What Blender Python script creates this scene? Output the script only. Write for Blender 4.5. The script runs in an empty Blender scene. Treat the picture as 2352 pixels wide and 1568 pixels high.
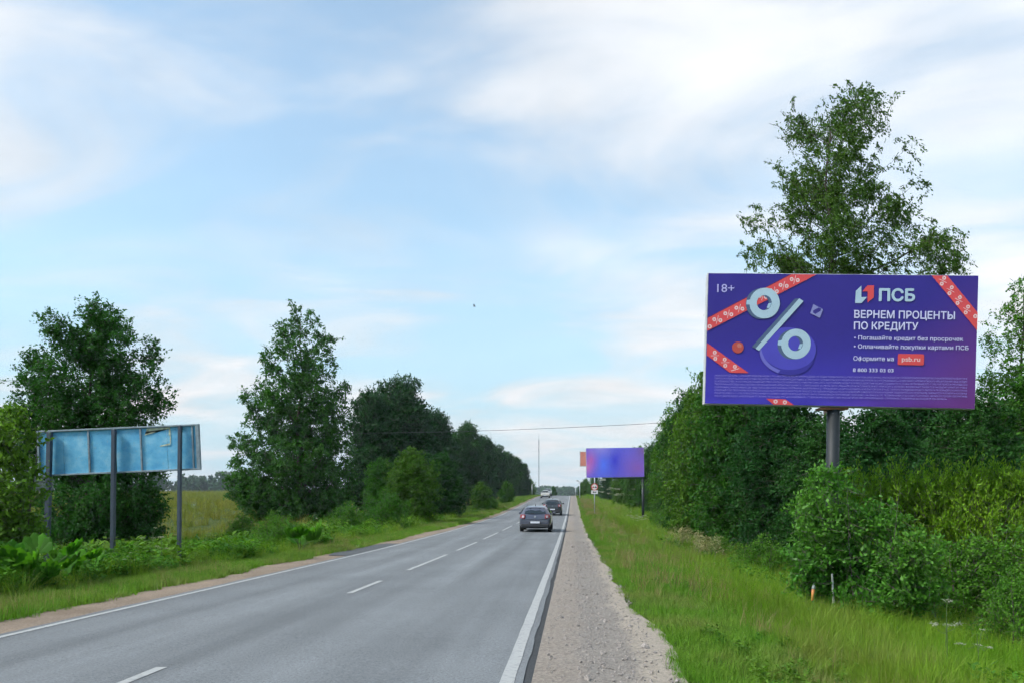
import bpy, bmesh, math, random
import numpy as np
from mathutils import Vector, Matrix, Euler

# ------------------------------------------------------------------ camera, sky, sun, exposure
SC = bpy.context.scene
COL = SC.collection
EYE = 1.66
FPX = 1750.0                      # focal length in pixels of a 2352 px wide picture
HOR = 1137.0                      # picture row of the horizon
cam_d = bpy.data.cameras.new('camera')
cam_d.sensor_width = 36.0
cam_d.lens = 36.0 * FPX / 2352.0
cam_d.shift_y = (HOR - 784.0) / 2352.0
cam_d.clip_start = 0.1
cam_d.clip_end = 12000.0
cam = bpy.data.objects.new('camera', cam_d)
cam.location = (0, 0, EYE)
cam.rotation_euler = (math.radians(90), 0, 0)
COL.objects.link(cam)
SC.camera = cam

SUN_DIR = Vector((-0.72, -0.30, 0.80)).normalized()      # towards the sun
SUN_EL = math.asin(SUN_DIR.z)
SUN_AZ = math.atan2(SUN_DIR.x, SUN_DIR.y)
world = bpy.data.worlds.new('World')
SC.world = world
world.use_nodes = True
wn, wl = world.node_tree.nodes, world.node_tree.links
wn.clear()


def node(nodes, kind, **kw):
    n = nodes.new(kind)
    for k, v in kw.items():
        if k.startswith('i_'):
            n.inputs[k[2:].replace('_', ' ')].default_value = v
        else:
            setattr(n, k, v)
    return n


def build_world():
    N, L = wn, wl
    sky = N.new('ShaderNodeTexSky')
    sky.sky_type = 'NISHITA'
    sky.sun_disc = False
    sky.sun_elevation = SUN_EL
    sky.sun_rotation = SUN_AZ
    sky.air_density = 1.0
    sky.dust_density = 0.2
    sky.ozone_density = 1.0
    tc = N.new('ShaderNodeTexCoord')
    sep = N.new('ShaderNodeSeparateXYZ')
    L.new(tc.outputs['Generated'], sep.inputs[0])

    def math_(op, a, b=None, c=None):
        m = N.new('ShaderNodeMath')
        m.operation = op
        for i, v in enumerate((a, b, c)):
            if v is None:
                continue
            if isinstance(v, (int, float)):
                m.inputs[i].default_value = v
            else:
                L.new(v, m.inputs[i])
        return m.outputs[0]
    zc = math_('MAXIMUM', sep.outputs[2], 0.0)
    den = math_('ADD', zc, 0.16)
    px = math_('DIVIDE', sep.outputs[0], den)
    py = math_('DIVIDE', sep.outputs[1], den)
    comb = N.new('ShaderNodeCombineXYZ')
    L.new(px, comb.inputs[0])
    L.new(py, comb.inputs[1])
    mp = N.new('ShaderNodeMapping')
    mp.inputs['Rotation'].default_value = (0, 0, math.radians(24))
    mp.inputs['Scale'].default_value = (0.72, 1.08, 1.0)
    mp.inputs['Location'].default_value = (5.3, 0.4, 0)
    L.new(comb.outputs[0], mp.inputs[0])
    n1 = N.new('ShaderNodeTexNoise')
    n1.inputs['Scale'].default_value = 1.75
    n1.inputs['Detail'].default_value = 7.0
    n1.inputs['Roughness'].default_value = 0.52
    n1.inputs['Distortion'].default_value = 0.9
    L.new(mp.outputs[0], n1.inputs['Vector'])
    mp2 = N.new('ShaderNodeMapping')
    mp2.inputs['Rotation'].default_value = (0, 0, math.radians(-14))
    mp2.inputs['Scale'].default_value = (0.22, 0.5, 1.0)
    mp2.inputs['Location'].default_value = (7.4, 2.2, 0)
    L.new(comb.outputs[0], mp2.inputs[0])
    n2 = N.new('ShaderNodeTexNoise')
    n2.inputs['Scale'].default_value = 1.6
    n2.inputs['Detail'].default_value = 4.0
    n2.inputs['Roughness'].default_value = 0.5
    L.new(mp2.outputs[0], n2.inputs['Vector'])
    # thicker veil of cloud towards the upper right of the view (and on beyond the frame)
    dot = N.new('ShaderNodeVectorMath')
    dot.operation = 'DOT_PRODUCT'
    L.new(tc.outputs['Generated'], dot.inputs[0])
    dot.inputs[1].default_value = Vector((0.62, 0.62, 0.62)).normalized()
    veil = N.new('ShaderNodeMapRange')
    veil.interpolation_type = 'SMOOTHSTEP'
    veil.inputs['From Min'].default_value = 0.62
    veil.inputs['From Max'].default_value = 0.99
    L.new(dot.outputs['Value'], veil.inputs['Value'])
    a = math_('MULTIPLY_ADD', n1.outputs['Fac'], 1.05, math_('MULTIPLY', n2.outputs['Fac'], 0.5))
    a = math_('ADD', a, math_('MULTIPLY', veil.outputs[0], 0.15))
    low = N.new('ShaderNodeMapRange')
    low.interpolation_type = 'SMOOTHSTEP'
    low.inputs['From Min'].default_value = 0.08
    low.inputs['From Max'].default_value = 0.42
    low.inputs['To Min'].default_value = 1.0
    low.inputs['To Max'].default_value = 0.0
    L.new(zc, low.inputs['Value'])
    a = math_('ADD', a, math_('MULTIPLY', low.outputs[0], 0.07))
    cov = N.new('ShaderNodeMapRange')
    cov.interpolation_type = 'SMOOTHSTEP'
    cov.inputs['From Min'].default_value = 0.64
    cov.inputs['From Max'].default_value = 1.13
    L.new(a, cov.inputs['Value'])
    # base haze near the horizon: thin cloud everywhere
    cov2 = math_('MULTIPLY_ADD', cov.outputs[0], 0.72, 0.22)
    cb = math_('MULTIPLY_ADD', cov.outputs[0], 0.07, 0.365)
    cb = math_('ADD', cb, math_('MULTIPLY', veil.outputs[0], 0.05))
    n3 = N.new('ShaderNodeTexNoise')
    n3.inputs['Scale'].default_value = 2.6
    n3.inputs['Detail'].default_value = 6.0
    n3.inputs['Roughness'].default_value = 0.6
    L.new(mp.outputs[0], n3.inputs['Vector'])
    cb = math_('ADD', cb, math_('MULTIPLY', math_('SUBTRACT', n3.outputs['Fac'], 0.5), 0.22))
    ccol = N.new('ShaderNodeMix')
    ccol.data_type = 'RGBA'
    ccol.blend_type = 'MULTIPLY'
    ccol.inputs[0].default_value = 1.0
    warm = N.new('ShaderNodeMix')
    warm.data_type = 'RGBA'
    L.new(low.outputs[0], warm.inputs[0])
    warm.inputs[6].default_value = (0.98, 1.0, 1.03, 1)
    warm.inputs[7].default_value = (1.03, 0.99, 0.985, 1)
    L.new(warm.outputs[2], ccol.inputs[6])
    L.new(cb, ccol.inputs[7])
    skyb = N.new('ShaderNodeMix')
    skyb.data_type = 'RGBA'
    skyb.blend_type = 'MULTIPLY'
    skyb.inputs[0].default_value = 1.0
    L.new(sky.outputs[0], skyb.inputs[6])
    skyb.inputs[7].default_value = (0.112, 0.130, 0.118, 1)
    hz = N.new('ShaderNodeMapRange')          # pale blue air low above the horizon, all the way round
    hz.interpolation_type = 'SMOOTHSTEP'
    hz.inputs['From Min'].default_value = 0.0
    hz.inputs['From Max'].default_value = 0.42
    hz.inputs['To Min'].default_value = 0.92
    hz.inputs['To Max'].default_value = 0.0
    L.new(zc, hz.inputs['Value'])
    air = N.new('ShaderNodeMix')
    air.data_type = 'RGBA'
    L.new(hz.outputs[0], air.inputs[0])
    L.new(skyb.outputs[2], air.inputs[6])
    air.inputs[7].default_value = (0.182, 0.300, 0.385, 1)
    mix = N.new('ShaderNodeMix')
    mix.data_type = 'RGBA'
    L.new(cov2, mix.inputs[0])
    L.new(air.outputs[2], mix.inputs[6])
    L.new(ccol.outputs[2], mix.inputs[7])
    bg = N.new('ShaderNodeBackground')
    bg.inputs['Strength'].default_value = 1.0
    L.new(mix.outputs[2], bg.inputs['Color'])
    out = N.new('ShaderNodeOutputWorld')
    L.new(bg.outputs[0], out.inputs['Surface'])


build_world()
sun_d = bpy.data.lights.new('sun', 'SUN')
sun_d.energy = 2.3
sun_d.angle = math.radians(14)
sun_d.color = (1.0, 0.96, 0.9)
sun = bpy.data.objects.new('sun', sun_d)
sun.rotation_euler = SUN_DIR.to_track_quat('Z', 'Y').to_euler()
sun.location = (-30, -10, 60)
COL.objects.link(sun)
vs = SC.view_settings
vs.view_transform = 'Standard'
vs.look = 'None'
vs.gamma = 1.0
vs.exposure = 1.15
vs.use_curve_mapping = False
SC.render.engine = 'CYCLES'
cy = SC.cycles
cy.max_bounces = 4
cy.diffuse_bounces = 2
cy.glossy_bounces = 1
cy.transmission_bounces = 2
cy.transparent_max_bounces = 6
cy.volume_bounces = 0
cy.use_adaptive_sampling = True
cy.adaptive_threshold = 0.035
cy.adaptive_min_samples = 12
cy.caustics_reflective = False
cy.caustics_refractive = False
try:
    cy.use_denoising = True
    cy.denoiser = 'OPENIMAGEDENOISE'
except Exception:
    pass

# ------------------------------------------------------------------ helpers
ALPHA = math.atan(0.0795)          # the road runs slightly to the right of the view
CA, SA = math.cos(ALPHA), math.sin(ALPHA)


def st2xy(s, t):
    return s * SA + t * CA, s * CA - t * SA


def xy2st(x, y):
    return x * SA + y * CA, x * CA - y * SA


_PY = np.array([-60, 0, 7, 11, 16.4, 30, 44, 60, 75, 100, 122, 147, 165, 185, 210, 260, 330, 500, 800, 1500, 4000], float)
_PH = np.array([1.45, 1.66, 1.72, 1.77, 1.85, 2.0, 2.06, 2.05, 1.95, 1.50, 1.03, .50, .20, 0.0, 0.10, 1.2, 3.2, 7, 9.5, 10, 10], float)
_sx = np.arange(-60, 4000, 1.0)
_sz = EYE - np.interp(_sx, _PY, _PH)
_k = np.exp(-np.linspace(-2, 2, 25) ** 2)
_k /= _k.sum()
_szs = np.convolve(np.pad(_sz, 12, mode='edge'), _k, 'valid')


def zroad(s):
    return np.interp(s, _sx, _szs)


_FT = np.array([-60, 0, 40, 80, 130, 180, 240, 400, 900, 4000], float)
_FZ = np.array([0.0, -.25, -.15, 0.1, 0.8, 1.35, 1.45, 1.45, 1.4, 1.3], float)
_TT = np.array([-60, -35, -20, -16, -13, -11, -9.5, -8.4, -7.6, -7.0, -4, -0.6, -.35, 0.2, 1.0, 2.2, 3.4, 4.8, 6.2, 7.6, 9.5, 13, 25, 60], float)
_TD = np.array([-.3, -.35, -.5, -.5, -.38, -.26, -.12, -.05, -.035, -.05, -.06, -.06, -.045, -.03, -.04, -.12, -.30, -.62, -.90, -1.0, -.85, -.7, -.5, -.4], float)


def ground(x, y):
    x = np.asarray(x, float)
    y = np.asarray(y, float)
    s, t = xy2st(x, y)
    zr = zroad(s)
    z1 = zr + np.interp(t, _TT, _TD)
    zf = np.interp(s, _FT, _FZ)
    w = np.clip((np.abs(t + 3) - 14) / 30.0, 0, 1)
    w = w * w * (3 - 2 * w)
    w = np.where((t > 0) & (s > 300), w * np.clip(1 - (s - 300) / 300, 0, 1), w)
    bump = 0.05 * np.sin(x * 1.3 + 1.2) * np.sin(y * 1.1) + 0.06 * np.sin(x * .41 + y * .33) + 0.03 * np.sin(x * 2.7 - y * 2.1)
    off = np.clip(np.maximum(t - 1.3, -8.8 - t), 0, 1.5) / 1.5
    return z1 * (1 - w) + zf * w + bump * off


def gz(x, y):
    return float(ground(x, y))


def PX(px, Y):
    return (px - 1176.0) * Y / FPX


def PZ(py, Y):
    return EYE + (HOR - py) * Y / FPX


def link(o, parent=None):
    COL.objects.link(o)
    if parent is not None:
        o.parent = parent
    return o


def tag(o, label=None, cat=None, group=None, kind=None):
    if label:
        o['label'] = label
    if cat:
        o['category'] = cat
    if group:
        o['group'] = group
    if kind:
        o['kind'] = kind
    return o


def thing(name, label, cat, loc=(0, 0, 0), rot=(0, 0, 0), group=None):
    o = bpy.data.objects.new(name, None)
    o.empty_display_size = 0.2
    link(o)
    o.location = loc
    o.rotation_euler = rot
    return tag(o, label, cat, group)


def np_mesh(name, V, F, mats=None, smooth=False):
    """V (n,3); F (m,k) all faces with k corners"""
    V = np.ascontiguousarray(V, np.float32)
    F = np.ascontiguousarray(F, np.int32)
    me = bpy.data.meshes.new(name)
    k = F.shape[1]
    me.vertices.add(len(V))
    me.vertices.foreach_set('co', V.ravel())
    me.loops.add(F.size)
    me.loops.foreach_set('vertex_index', F.ravel())
    me.polygons.add(len(F))
    me.polygons.foreach_set('loop_start', np.arange(0, F.size, k, dtype=np.int32))
    try:
        me.polygons.foreach_set('loop_total', np.full(len(F), k, np.int32))
    except Exception:
        pass
    if smooth:
        me.polygons.foreach_set('use_smooth', np.ones(len(F), bool))
    me.update(calc_edges=True)
    for m in (mats or []):
        me.materials.append(m)
    return me


class MB:
    """collects simple shapes, builds one mesh object"""

    def __init__(self):
        self.v = []
        self.f = []

    def poly(self, pts):
        b = len(self.v)
        self.v += [tuple(p) for p in pts]
        self.f.append(tuple(range(b, b + len(pts))))
        return self

    def box(self, x0, x1, y0, y1, z0, z1, M=None):
        b = len(self.v)
        c = [(x0, y0, z0), (x1, y0, z0), (x1, y1, z0), (x0, y1, z0), (x0, y0, z1), (x1, y0, z1), (x1, y1, z1), (x0, y1, z1)]
        if M is not None:
            c = [tuple(M @ Vector(p)) for p in c]
        self.v += c
        for q in ((0, 3, 2, 1), (4, 5, 6, 7), (0, 1, 5, 4), (1, 2, 6, 5), (2, 3, 7, 6), (3, 0, 4, 7)):
            self.f.append(tuple(b + i for i in q))
        return self

    def tube(self, pts, r, n=8, cap=True):
        pts = [Vector(p) for p in pts]
        rr = r if isinstance(r, (list, tuple)) else [r] * len(pts)
        b = len(self.v)
        for i, p in enumerate(pts):
            d = (pts[min(i + 1, len(pts) - 1)] - pts[max(i - 1, 0)]).normalized()
            u = d.orthogonal().normalized()
            if abs(d.z) > .7:
                u = (Vector((1, 0, 0)) - d * d.x).normalized()
            w = d.cross(u)
            for k in range(n):
                a = 2 * math.pi * k / n
                self.v.append(tuple(p + (u * math.cos(a) + w * math.sin(a)) * rr[i]))
        for i in range(len(pts) - 1):
            for k in range(n):
                k2 = (k + 1) % n
                self.f.append((b + i * n + k, b + i * n + k2, b + (i + 1) * n + k2, b + (i + 1) * n + k))
        if cap:
            self.f.append(tuple(b + k for k in reversed(range(n))))
            e = b + (len(pts) - 1) * n
            self.f.append(tuple(e + k for k in range(n)))
        return self

    def build(self, name, mat, parent=None, smooth=False, bevel=0.0):
        key, idx, V = {}, [], []
        for p in self.v:
            k = (round(p[0], 5), round(p[1], 5), round(p[2], 5))
            if k not in key:
                key[k] = len(V)
                V.append(p)
            idx.append(key[k])
        F = []
        for f in self.f:
            g = []
            for i in f:
                if idx[i] not in g:
                    g.append(idx[i])
            if len(g) > 2:
                F.append(g)
        me = bpy.data.meshes.new(name)
        me.from_pydata(V, [], F)
        me.update()
        if mat:
            me.materials.append(mat)
        if smooth:
            me.polygons.foreach_set('use_smooth', [True] * len(me.polygons))
        o = link(bpy.data.objects.new(name, me), parent)
        if bevel:
            m = o.modifiers.new('bevel', 'BEVEL')
            m.width = bevel
            m.segments = 2
            m.limit_method = 'ANGLE'
        return o


# ------------------------------------------------------------------ materials
def new_mat(name):
    m = bpy.data.materials.new(name)
    m.use_nodes = True
    nt = m.node_tree
    b = nt.nodes['Principled BSDF']
    return m, nt.nodes, nt.links, b


def c4(c):
    return (c[0], c[1], c[2], 1.0)


def srgb(r, g, b, k=1.0):
    def f(v):
        v /= 255.0
        return k * (v / 12.92 if v <= .04045 else ((v + .055) / 1.055) ** 2.4)
    return (f(r), f(g), f(b))


def plain(name, col, rough=0.6, metal=0.0, var=0.12, scale=6.0, spec=0.5, bump=0.0, coat=0.0):
    m, N, L, b = new_mat(name)
    tc = N.new('ShaderNodeTexCoord')
    nz = N.new('ShaderNodeTexNoise')
    nz.inputs['Scale'].default_value = scale
    nz.inputs['Detail'].default_value = 5
    L.new(tc.outputs['Object'], nz.inputs['Vector'])
    mr = N.new('ShaderNodeMapRange')
    mr.inputs['From Min'].default_value = .3
    mr.inputs['From Max'].default_value = .7
    mr.inputs['To Min'].default_value = 1 - var
    mr.inputs['To Max'].default_value = 1 + var
    L.new(nz.outputs['Fac'], mr.inputs['Value'])
    mx = N.new('ShaderNodeMix')
    mx.data_type = 'RGBA'
    mx.blend_type = 'MULTIPLY'
    mx.inputs[0].default_value = 1
    mx.inputs[6].default_value = c4(col)
    L.new(mr.outputs[0], mx.inputs[7])
    L.new(mx.outputs[2], b.inputs['Base Color'])
    b.inputs['Roughness'].default_value = rough
    b.inputs['Metallic'].default_value = metal
    b.inputs['Specular IOR Level'].default_value = spec
    if coat:
        b.inputs['Coat Weight'].default_value = coat
        b.inputs['Coat Roughness'].default_value = .08
    if bump:
        bp = N.new('ShaderNodeBump')
        bp.inputs['Strength'].default_value = bump
        bp.inputs['Distance'].default_value = 0.02
        L.new(nz.outputs['Fac'], bp.inputs['Height'])
        L.new(bp.outputs[0], b.inputs['Normal'])
    return m


def leafy(name, c1, c2, trans=0.35, rough=0.62, nscale=0.9, spread=0.35, spec=0.14, c3=None, s3=.12):
    """foliage: colour drifts through the crown, each leaf a little different, light passes through"""
    m, N, L, b = new_mat(name)
    geo = N.new('ShaderNodeNewGeometry')
    tc = N.new('ShaderNodeTexCoord')
    oi = N.new('ShaderNodeObjectInfo')
    nz = N.new('ShaderNodeTexNoise')
    nz.inputs['Scale'].default_value = nscale
    nz.inputs['Detail'].default_value = 2
    L.new(geo.outputs['Position'], nz.inputs['Vector'])
    ad = N.new('ShaderNodeMath')
    ad.operation = 'ADD'
    L.new(nz.outputs['Fac'], ad.inputs[0])
    sc = N.new('ShaderNodeMath')
    sc.operation = 'MULTIPLY_ADD'
    L.new(oi.outputs['Random'], sc.inputs[0])
    sc.inputs[1].default_value = 0.44
    sc.inputs[2].default_value = -0.22
    L.new(sc.outputs[0], ad.inputs[1])
    mr = N.new('ShaderNodeMapRange')
    mr.inputs['From Min'].default_value = .3
    mr.inputs['From Max'].default_value = .7
    L.new(ad.outputs[0], mr.inputs['Value'])
    mx = N.new('ShaderNodeMix')
    mx.data_type = 'RGBA'
    mx.inputs[6].default_value = c4(c1)
    mx.inputs[7].default_value = c4(c2)
    L.new(mr.outputs[0], mx.inputs[0])
    if c3 is not None:
        n3 = N.new('ShaderNodeTexNoise')
        n3.inputs['Scale'].default_value = s3
        n3.inputs['Detail'].default_value = 5
        n3.inputs['Roughness'].default_value = .65
        L.new(geo.outputs['Position'], n3.inputs['Vector'])
        m3 = N.new('ShaderNodeMapRange')
        m3.inputs['From Min'].default_value = .49
        m3.inputs['From Max'].default_value = .72
        L.new(n3.outputs['Fac'], m3.inputs['Value'])
        mx3 = N.new('ShaderNodeMix')
        mx3.data_type = 'RGBA'
        L.new(m3.outputs[0], mx3.inputs[0])
        L.new(mx.outputs[2], mx3.inputs[6])
        mx3.inputs[7].default_value = c4(c3)
        mx = mx3
    rv = N.new('ShaderNodeMapRange')
    rv.inputs['To Min'].default_value = 1 - spread
    rv.inputs['To Max'].default_value = 1 + spread
    L.new(geo.outputs['Random Per Island'], rv.inputs['Value'])
    mu = N.new('ShaderNodeMix')
    mu.data_type = 'RGBA'
    mu.blend_type = 'MULTIPLY'
    mu.inputs[0].default_value = 1
    L.new(mx.outputs[2], mu.inputs[6])
    L.new(rv.outputs[0], mu.inputs[7])
    L.new(mu.outputs[2], b.inputs['Base Color'])
    b.inputs['Roughness'].default_value = rough
    b.inputs['Specular IOR Level'].default_value = spec
    tr = N.new('ShaderNodeBsdfTranslucent')
    tcx = N.new('ShaderNodeMix')
    tcx.data_type = 'RGBA'
    tcx.blend_type = 'MULTIPLY'
    tcx.inputs[0].default_value = 1
    L.new(mu.outputs[2], tcx.inputs[6])
    tcx.inputs[7].default_value = (1.15, 1.3, .55, 1)
    L.new(tcx.outputs[2], tr.inputs['Color'])
    ms = N.new('ShaderNodeMixShader')
    ms.inputs[0].default_value = trans
    L.new(b.outputs[0], ms.inputs[1])
    L.new(tr.outputs[0], ms.inputs[2])
    out = [n for n in N if n.type == 'OUTPUT_MATERIAL'][0]
    L.new(ms.outputs[0], out.inputs['Surface'])
    return m


M = {}
M['birch'] = leafy('birch_leaves', (.038, .100, .016), (.074, .146, .024))
M['birch_dark'] = leafy('dark_birch_leaves', (.028, .104, .018), (.052, .146, .022))
M['dense'] = leafy('dense_leaves', (.030, .112, .012), (.064, .168, .018))
M['pine'] = leafy('pine_needles', (.016, .064, .018), (.030, .092, .022), trans=.12, spread=.3)
M['dense_b'] = leafy('yellowish_dense_leaves', (.046, .132, .012), (.082, .178, .018))
M['dense_c'] = leafy('deep_dense_leaves', (.017, .074, .016), (.033, .108, .018))
M['bush'] = leafy('bush_leaves', (.044, .150, .014), (.080, .205, .020))
M['sallow'] = leafy('sallow_leaves', (.060, .190, .022), (.110, .260, .036), rough=.42, spread=.3)
M['willow'] = leafy('willow_leaves', (.115, .245, .012), (.180, .325, .020), rough=.5)
M['bright'] = leafy('bright_leaves', (.085, .19, .020), (.12, .235, .026))
M['far'] = leafy('far_leaves', (.022, .066, .026), (.034, .086, .030), trans=.15)
M['hogweed'] = leafy('hogweed_leaves', (.055, .19, .014), (.085, .23, .018), trans=.4)
M['grass_short'] = leafy('short_grass', (.098, .232, .018), (.152, .262, .034), nscale=.5, trans=.3, c3=(.255, .235, .095), s3=.4)
M['grass_tall'] = leafy('tall_grass', (.100, .225, .012), (.168, .278, .024), nscale=.4, trans=.35, c3=(.215, .215, .065), s3=.35)
M['grass_dry'] = leafy('dry_grass', (.22, .18, .075), (.28, .235, .11), nscale=.4, trans=.3)
M['grass_field'] = leafy('field_grass', (.150, .185, .028), (.215, .205, .042), nscale=.2, trans=.3)
M['umbel'] = leafy('white_umbels', (.30, .32, .25), (.38, .38, .31), trans=.25, spread=.15)
M['cream'] = leafy('cream_flowers', (.27, .25, .12), (.34, .31, .17), trans=.25, spread=.2)
M['bark'] = plain('bark', (.085, .075, .062), .9, var=.4, scale=5, bump=.6)
M['bark_birch'] = plain('birch_bark', (.30, .29, .27), .85, var=.5, scale=4, bump=.3)
M['bark_pine'] = plain('pine_bark', (.14, .075, .04), .9, var=.35, scale=5, bump=.6)
M['twig'] = plain('twigs', (.055, .042, .034), .9)
M['stem'] = plain('plant_stems', (.075, .13, .03), .7)
M['pole_grey'] = plain('grey_painted_steel', srgb(84, 98, 114, .55), .55, .2, .12, 3)
M['pole_dark'] = plain('dark_painted_steel', srgb(76, 92, 100, .14), .6, .1, .15, 4)
M['steel_lt'] = plain('galvanised_steel', (.42, .44, .46), .45, .6, .15, 9)
M['white_edge'] = plain('white_board_edge', (.42, .43, .44), .6, 0, .12, 5)
M['white_paint'] = plain('white_sign_paint', (.72, .72, .70), .4, 0, .05)
M['red_paint'] = plain('red_sign_paint', (.55, .035, .03), .4, 0, .05)
M['cable'] = plain('cable_sheath', (.06, .065, .07), 1.0, 0, .05, 6, 0.0)
M['black_paint'] = plain('black_sign_paint', (.012, .012, .014), .4, 0, .05)
M['rust'] = plain('rusty_steel', (.20, .09, .05), .85, .1, .4, 12)


def ground_mat():
    m, N, L, b = new_mat('soil_and_grass')
    tc = N.new('ShaderNodeTexCoord')
    n1 = N.new('ShaderNodeTexNoise')
    n1.inputs['Scale'].default_value = .35
    n1.inputs['Detail'].default_value = 6
    n2 = N.new('ShaderNodeTexNoise')
    n2.inputs['Scale'].default_value = 9
    n2.inputs['Detail'].default_value = 6
    n2.inputs['Roughness'].default_value = .7
    for n in (n1, n2):
        L.new(tc.outputs['Object'], n.inputs['Vector'])
    r1 = N.new('ShaderNodeValToRGB')
    r1.color_ramp.elements[0].position = .3
    r1.color_ramp.elements[0].color = (.040, .075, .016, 1)
    r1.color_ramp.elements[1].position = .7
    r1.color_ramp.elements[1].color = (.085, .105, .028, 1)
    L.new(n1.outputs['Fac'], r1.inputs[0])
    mr = N.new('ShaderNodeMapRange')
    mr.inputs['From Min'].default_value = .3
    mr.inputs['From Max'].default_value = .7
    mr.inputs['To Min'].default_value = .55
    mr.inputs['To Max'].default_value = 1.35
    L.new(n2.outputs['Fac'], mr.inputs['Value'])
    mx = N.new('ShaderNodeMix')
    mx.data_type = 'RGBA'
    mx.blend_type = 'MULTIPLY'
    mx.inputs[0].default_value = 1
    L.new(r1.outputs[0], mx.inputs[6])
    L.new(mr.outputs[0], mx.inputs[7])
    L.new(mx.outputs[2], b.inputs['Base Color'])
    b.inputs['Roughness'].default_value = .95
    b.inputs['Specular IOR Level'].default_value = .1
    bp = N.new('ShaderNodeBump')
    bp.inputs['Strength'].default_value = .8
    bp.inputs['Distance'].default_value = .08
    L.new(n2.outputs['Fac'], bp.inputs['Height'])
    L.new(bp.outputs[0], b.inputs['Normal'])
    return m


def asphalt_mat(name, base, track=True, dark=1.0):
    """grey asphalt; worn wheel tracks follow the lanes (object x = across the road)"""
    m, N, L, b = new_mat(name)
    tc = N.new('ShaderNodeTexCoord')
    sp = N.new('ShaderNodeSeparateXYZ')
    L.new(tc.outputs['Object'], sp.inputs[0])
    fine = N.new('ShaderNodeTexNoise')
    fine.inputs['Scale'].default_value = 38
    fine.inputs['Detail'].default_value = 6
    fine.inputs['Roughness'].default_value = .75
    L.new(tc.outputs['Object'], fine.inputs['Vector'])
    mp = N.new('ShaderNodeMapping')
    mp.inputs['Scale'].default_value = (1.2, .05, 1)
    L.new(tc.outputs['Object'], mp.inputs[0])
    st = N.new('ShaderNodeTexNoise')
    st.inputs['Scale'].default_value = 1.4
    st.inputs['Detail'].default_value = 5
    L.new(mp.outputs[0], st.inputs['Vector'])
    big = N.new('ShaderNodeTexNoise')
    big.inputs['Scale'].default_value = .5
    big.inputs['Detail'].default_value = 4
    L.new(tc.outputs['Object'], big.inputs['Vector'])

    def rng(src, a, c, lo=.3, hi=.7):
        mr = N.new('ShaderNodeMapRange')
        mr.inputs['From Min'].default_value = lo
        mr.inputs['From Max'].default_value = hi
        mr.inputs['To Min'].default_value = a
        mr.inputs['To Max'].default_value = c
        L.new(src, mr.inputs['Value'])
        return mr.outputs[0]

    def mul(a, c):
        x = N.new('ShaderNodeMath')
        x.operation = 'MULTIPLY'
        L.new(a, x.inputs[0])
        L.new(c, x.inputs[1])
        return x.outputs[0]
    v = mul(rng(fine.outputs['Fac'], .55, 1.45), rng(st.outputs['Fac'], .82, 1.18))
    v = mul(v, rng(big.outputs['Fac'], .90, 1.10))
    if track:
        cr = N.new('ShaderNodeValToRGB')
        mrt = N.new('ShaderNodeMapRange')
        mrt.inputs['From Min'].default_value = -7.3
        mrt.inputs['From Max'].default_value = -.4
        L.new(sp.outputs[0], mrt.inputs['Value'])
        L.new(mrt.outputs[0], cr.inputs[0])
        els = cr.color_ramp.elements
        els[0].color = (.84, .84, .84, 1)
        els[1].color = (.92, .92, .92, 1)
        for pos, vv in ((.10, 1.0), (.20, .86), (.33, 1.0), (.48, .82), (.56, .86), (.65, 1.0), (.75, .88), (.88, 1.0)):
            e = els.new(pos)
            e.color = (vv, vv, vv, 1)
        v = mul(v, cr.outputs[0])
    mx = N.new('ShaderNodeMix')
    mx.data_type = 'RGBA'
    mx.blend_type = 'MULTIPLY'
    mx.inputs[0].default_value = 1
    mx.inputs[6].default_value = c4([q * dark for q in base])
    L.new(v, mx.inputs[7])
    L.new(mx.outputs[2], b.inputs['Base Color'])
    b.inputs['Roughness'].default_value = .78
    b.inputs['Specular IOR Level'].default_value = .35
    bp = N.new('ShaderNodeBump')
    bp.inputs['Strength'].default_value = .5
    bp.inputs['Distance'].default_value = .006
    L.new(fine.outputs['Fac'], bp.inputs['Height'])
    L.new(bp.outputs[0], b.inputs['Normal'])
    return m


def worn_paint(name, under):
    m, N, L, b = new_mat(name)
    tc = N.new('ShaderNodeTexCoord')
    n = N.new('ShaderNodeTexNoise')
    n.inputs['Scale'].default_value = 14
    n.inputs['Detail'].default_value = 8
    n.inputs['Roughness'].default_value = .72
    L.new(tc.outputs['Object'], n.inputs['Vector'])
    r = N.new('ShaderNodeValToRGB')
    r.color_ramp.elements[0].position = .30
    r.color_ramp.elements[0].color = c4(under)
    r.color_ramp.elements[1].position = .52
    r.color_ramp.elements[1].color = (.32, .33, .325, 1)
    L.new(n.outputs['Fac'], r.inputs[0])
    L.new(r.outputs[0], b.inputs['Base Color'])
    b.inputs['Roughness'].default_value = .7
    return m


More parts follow.
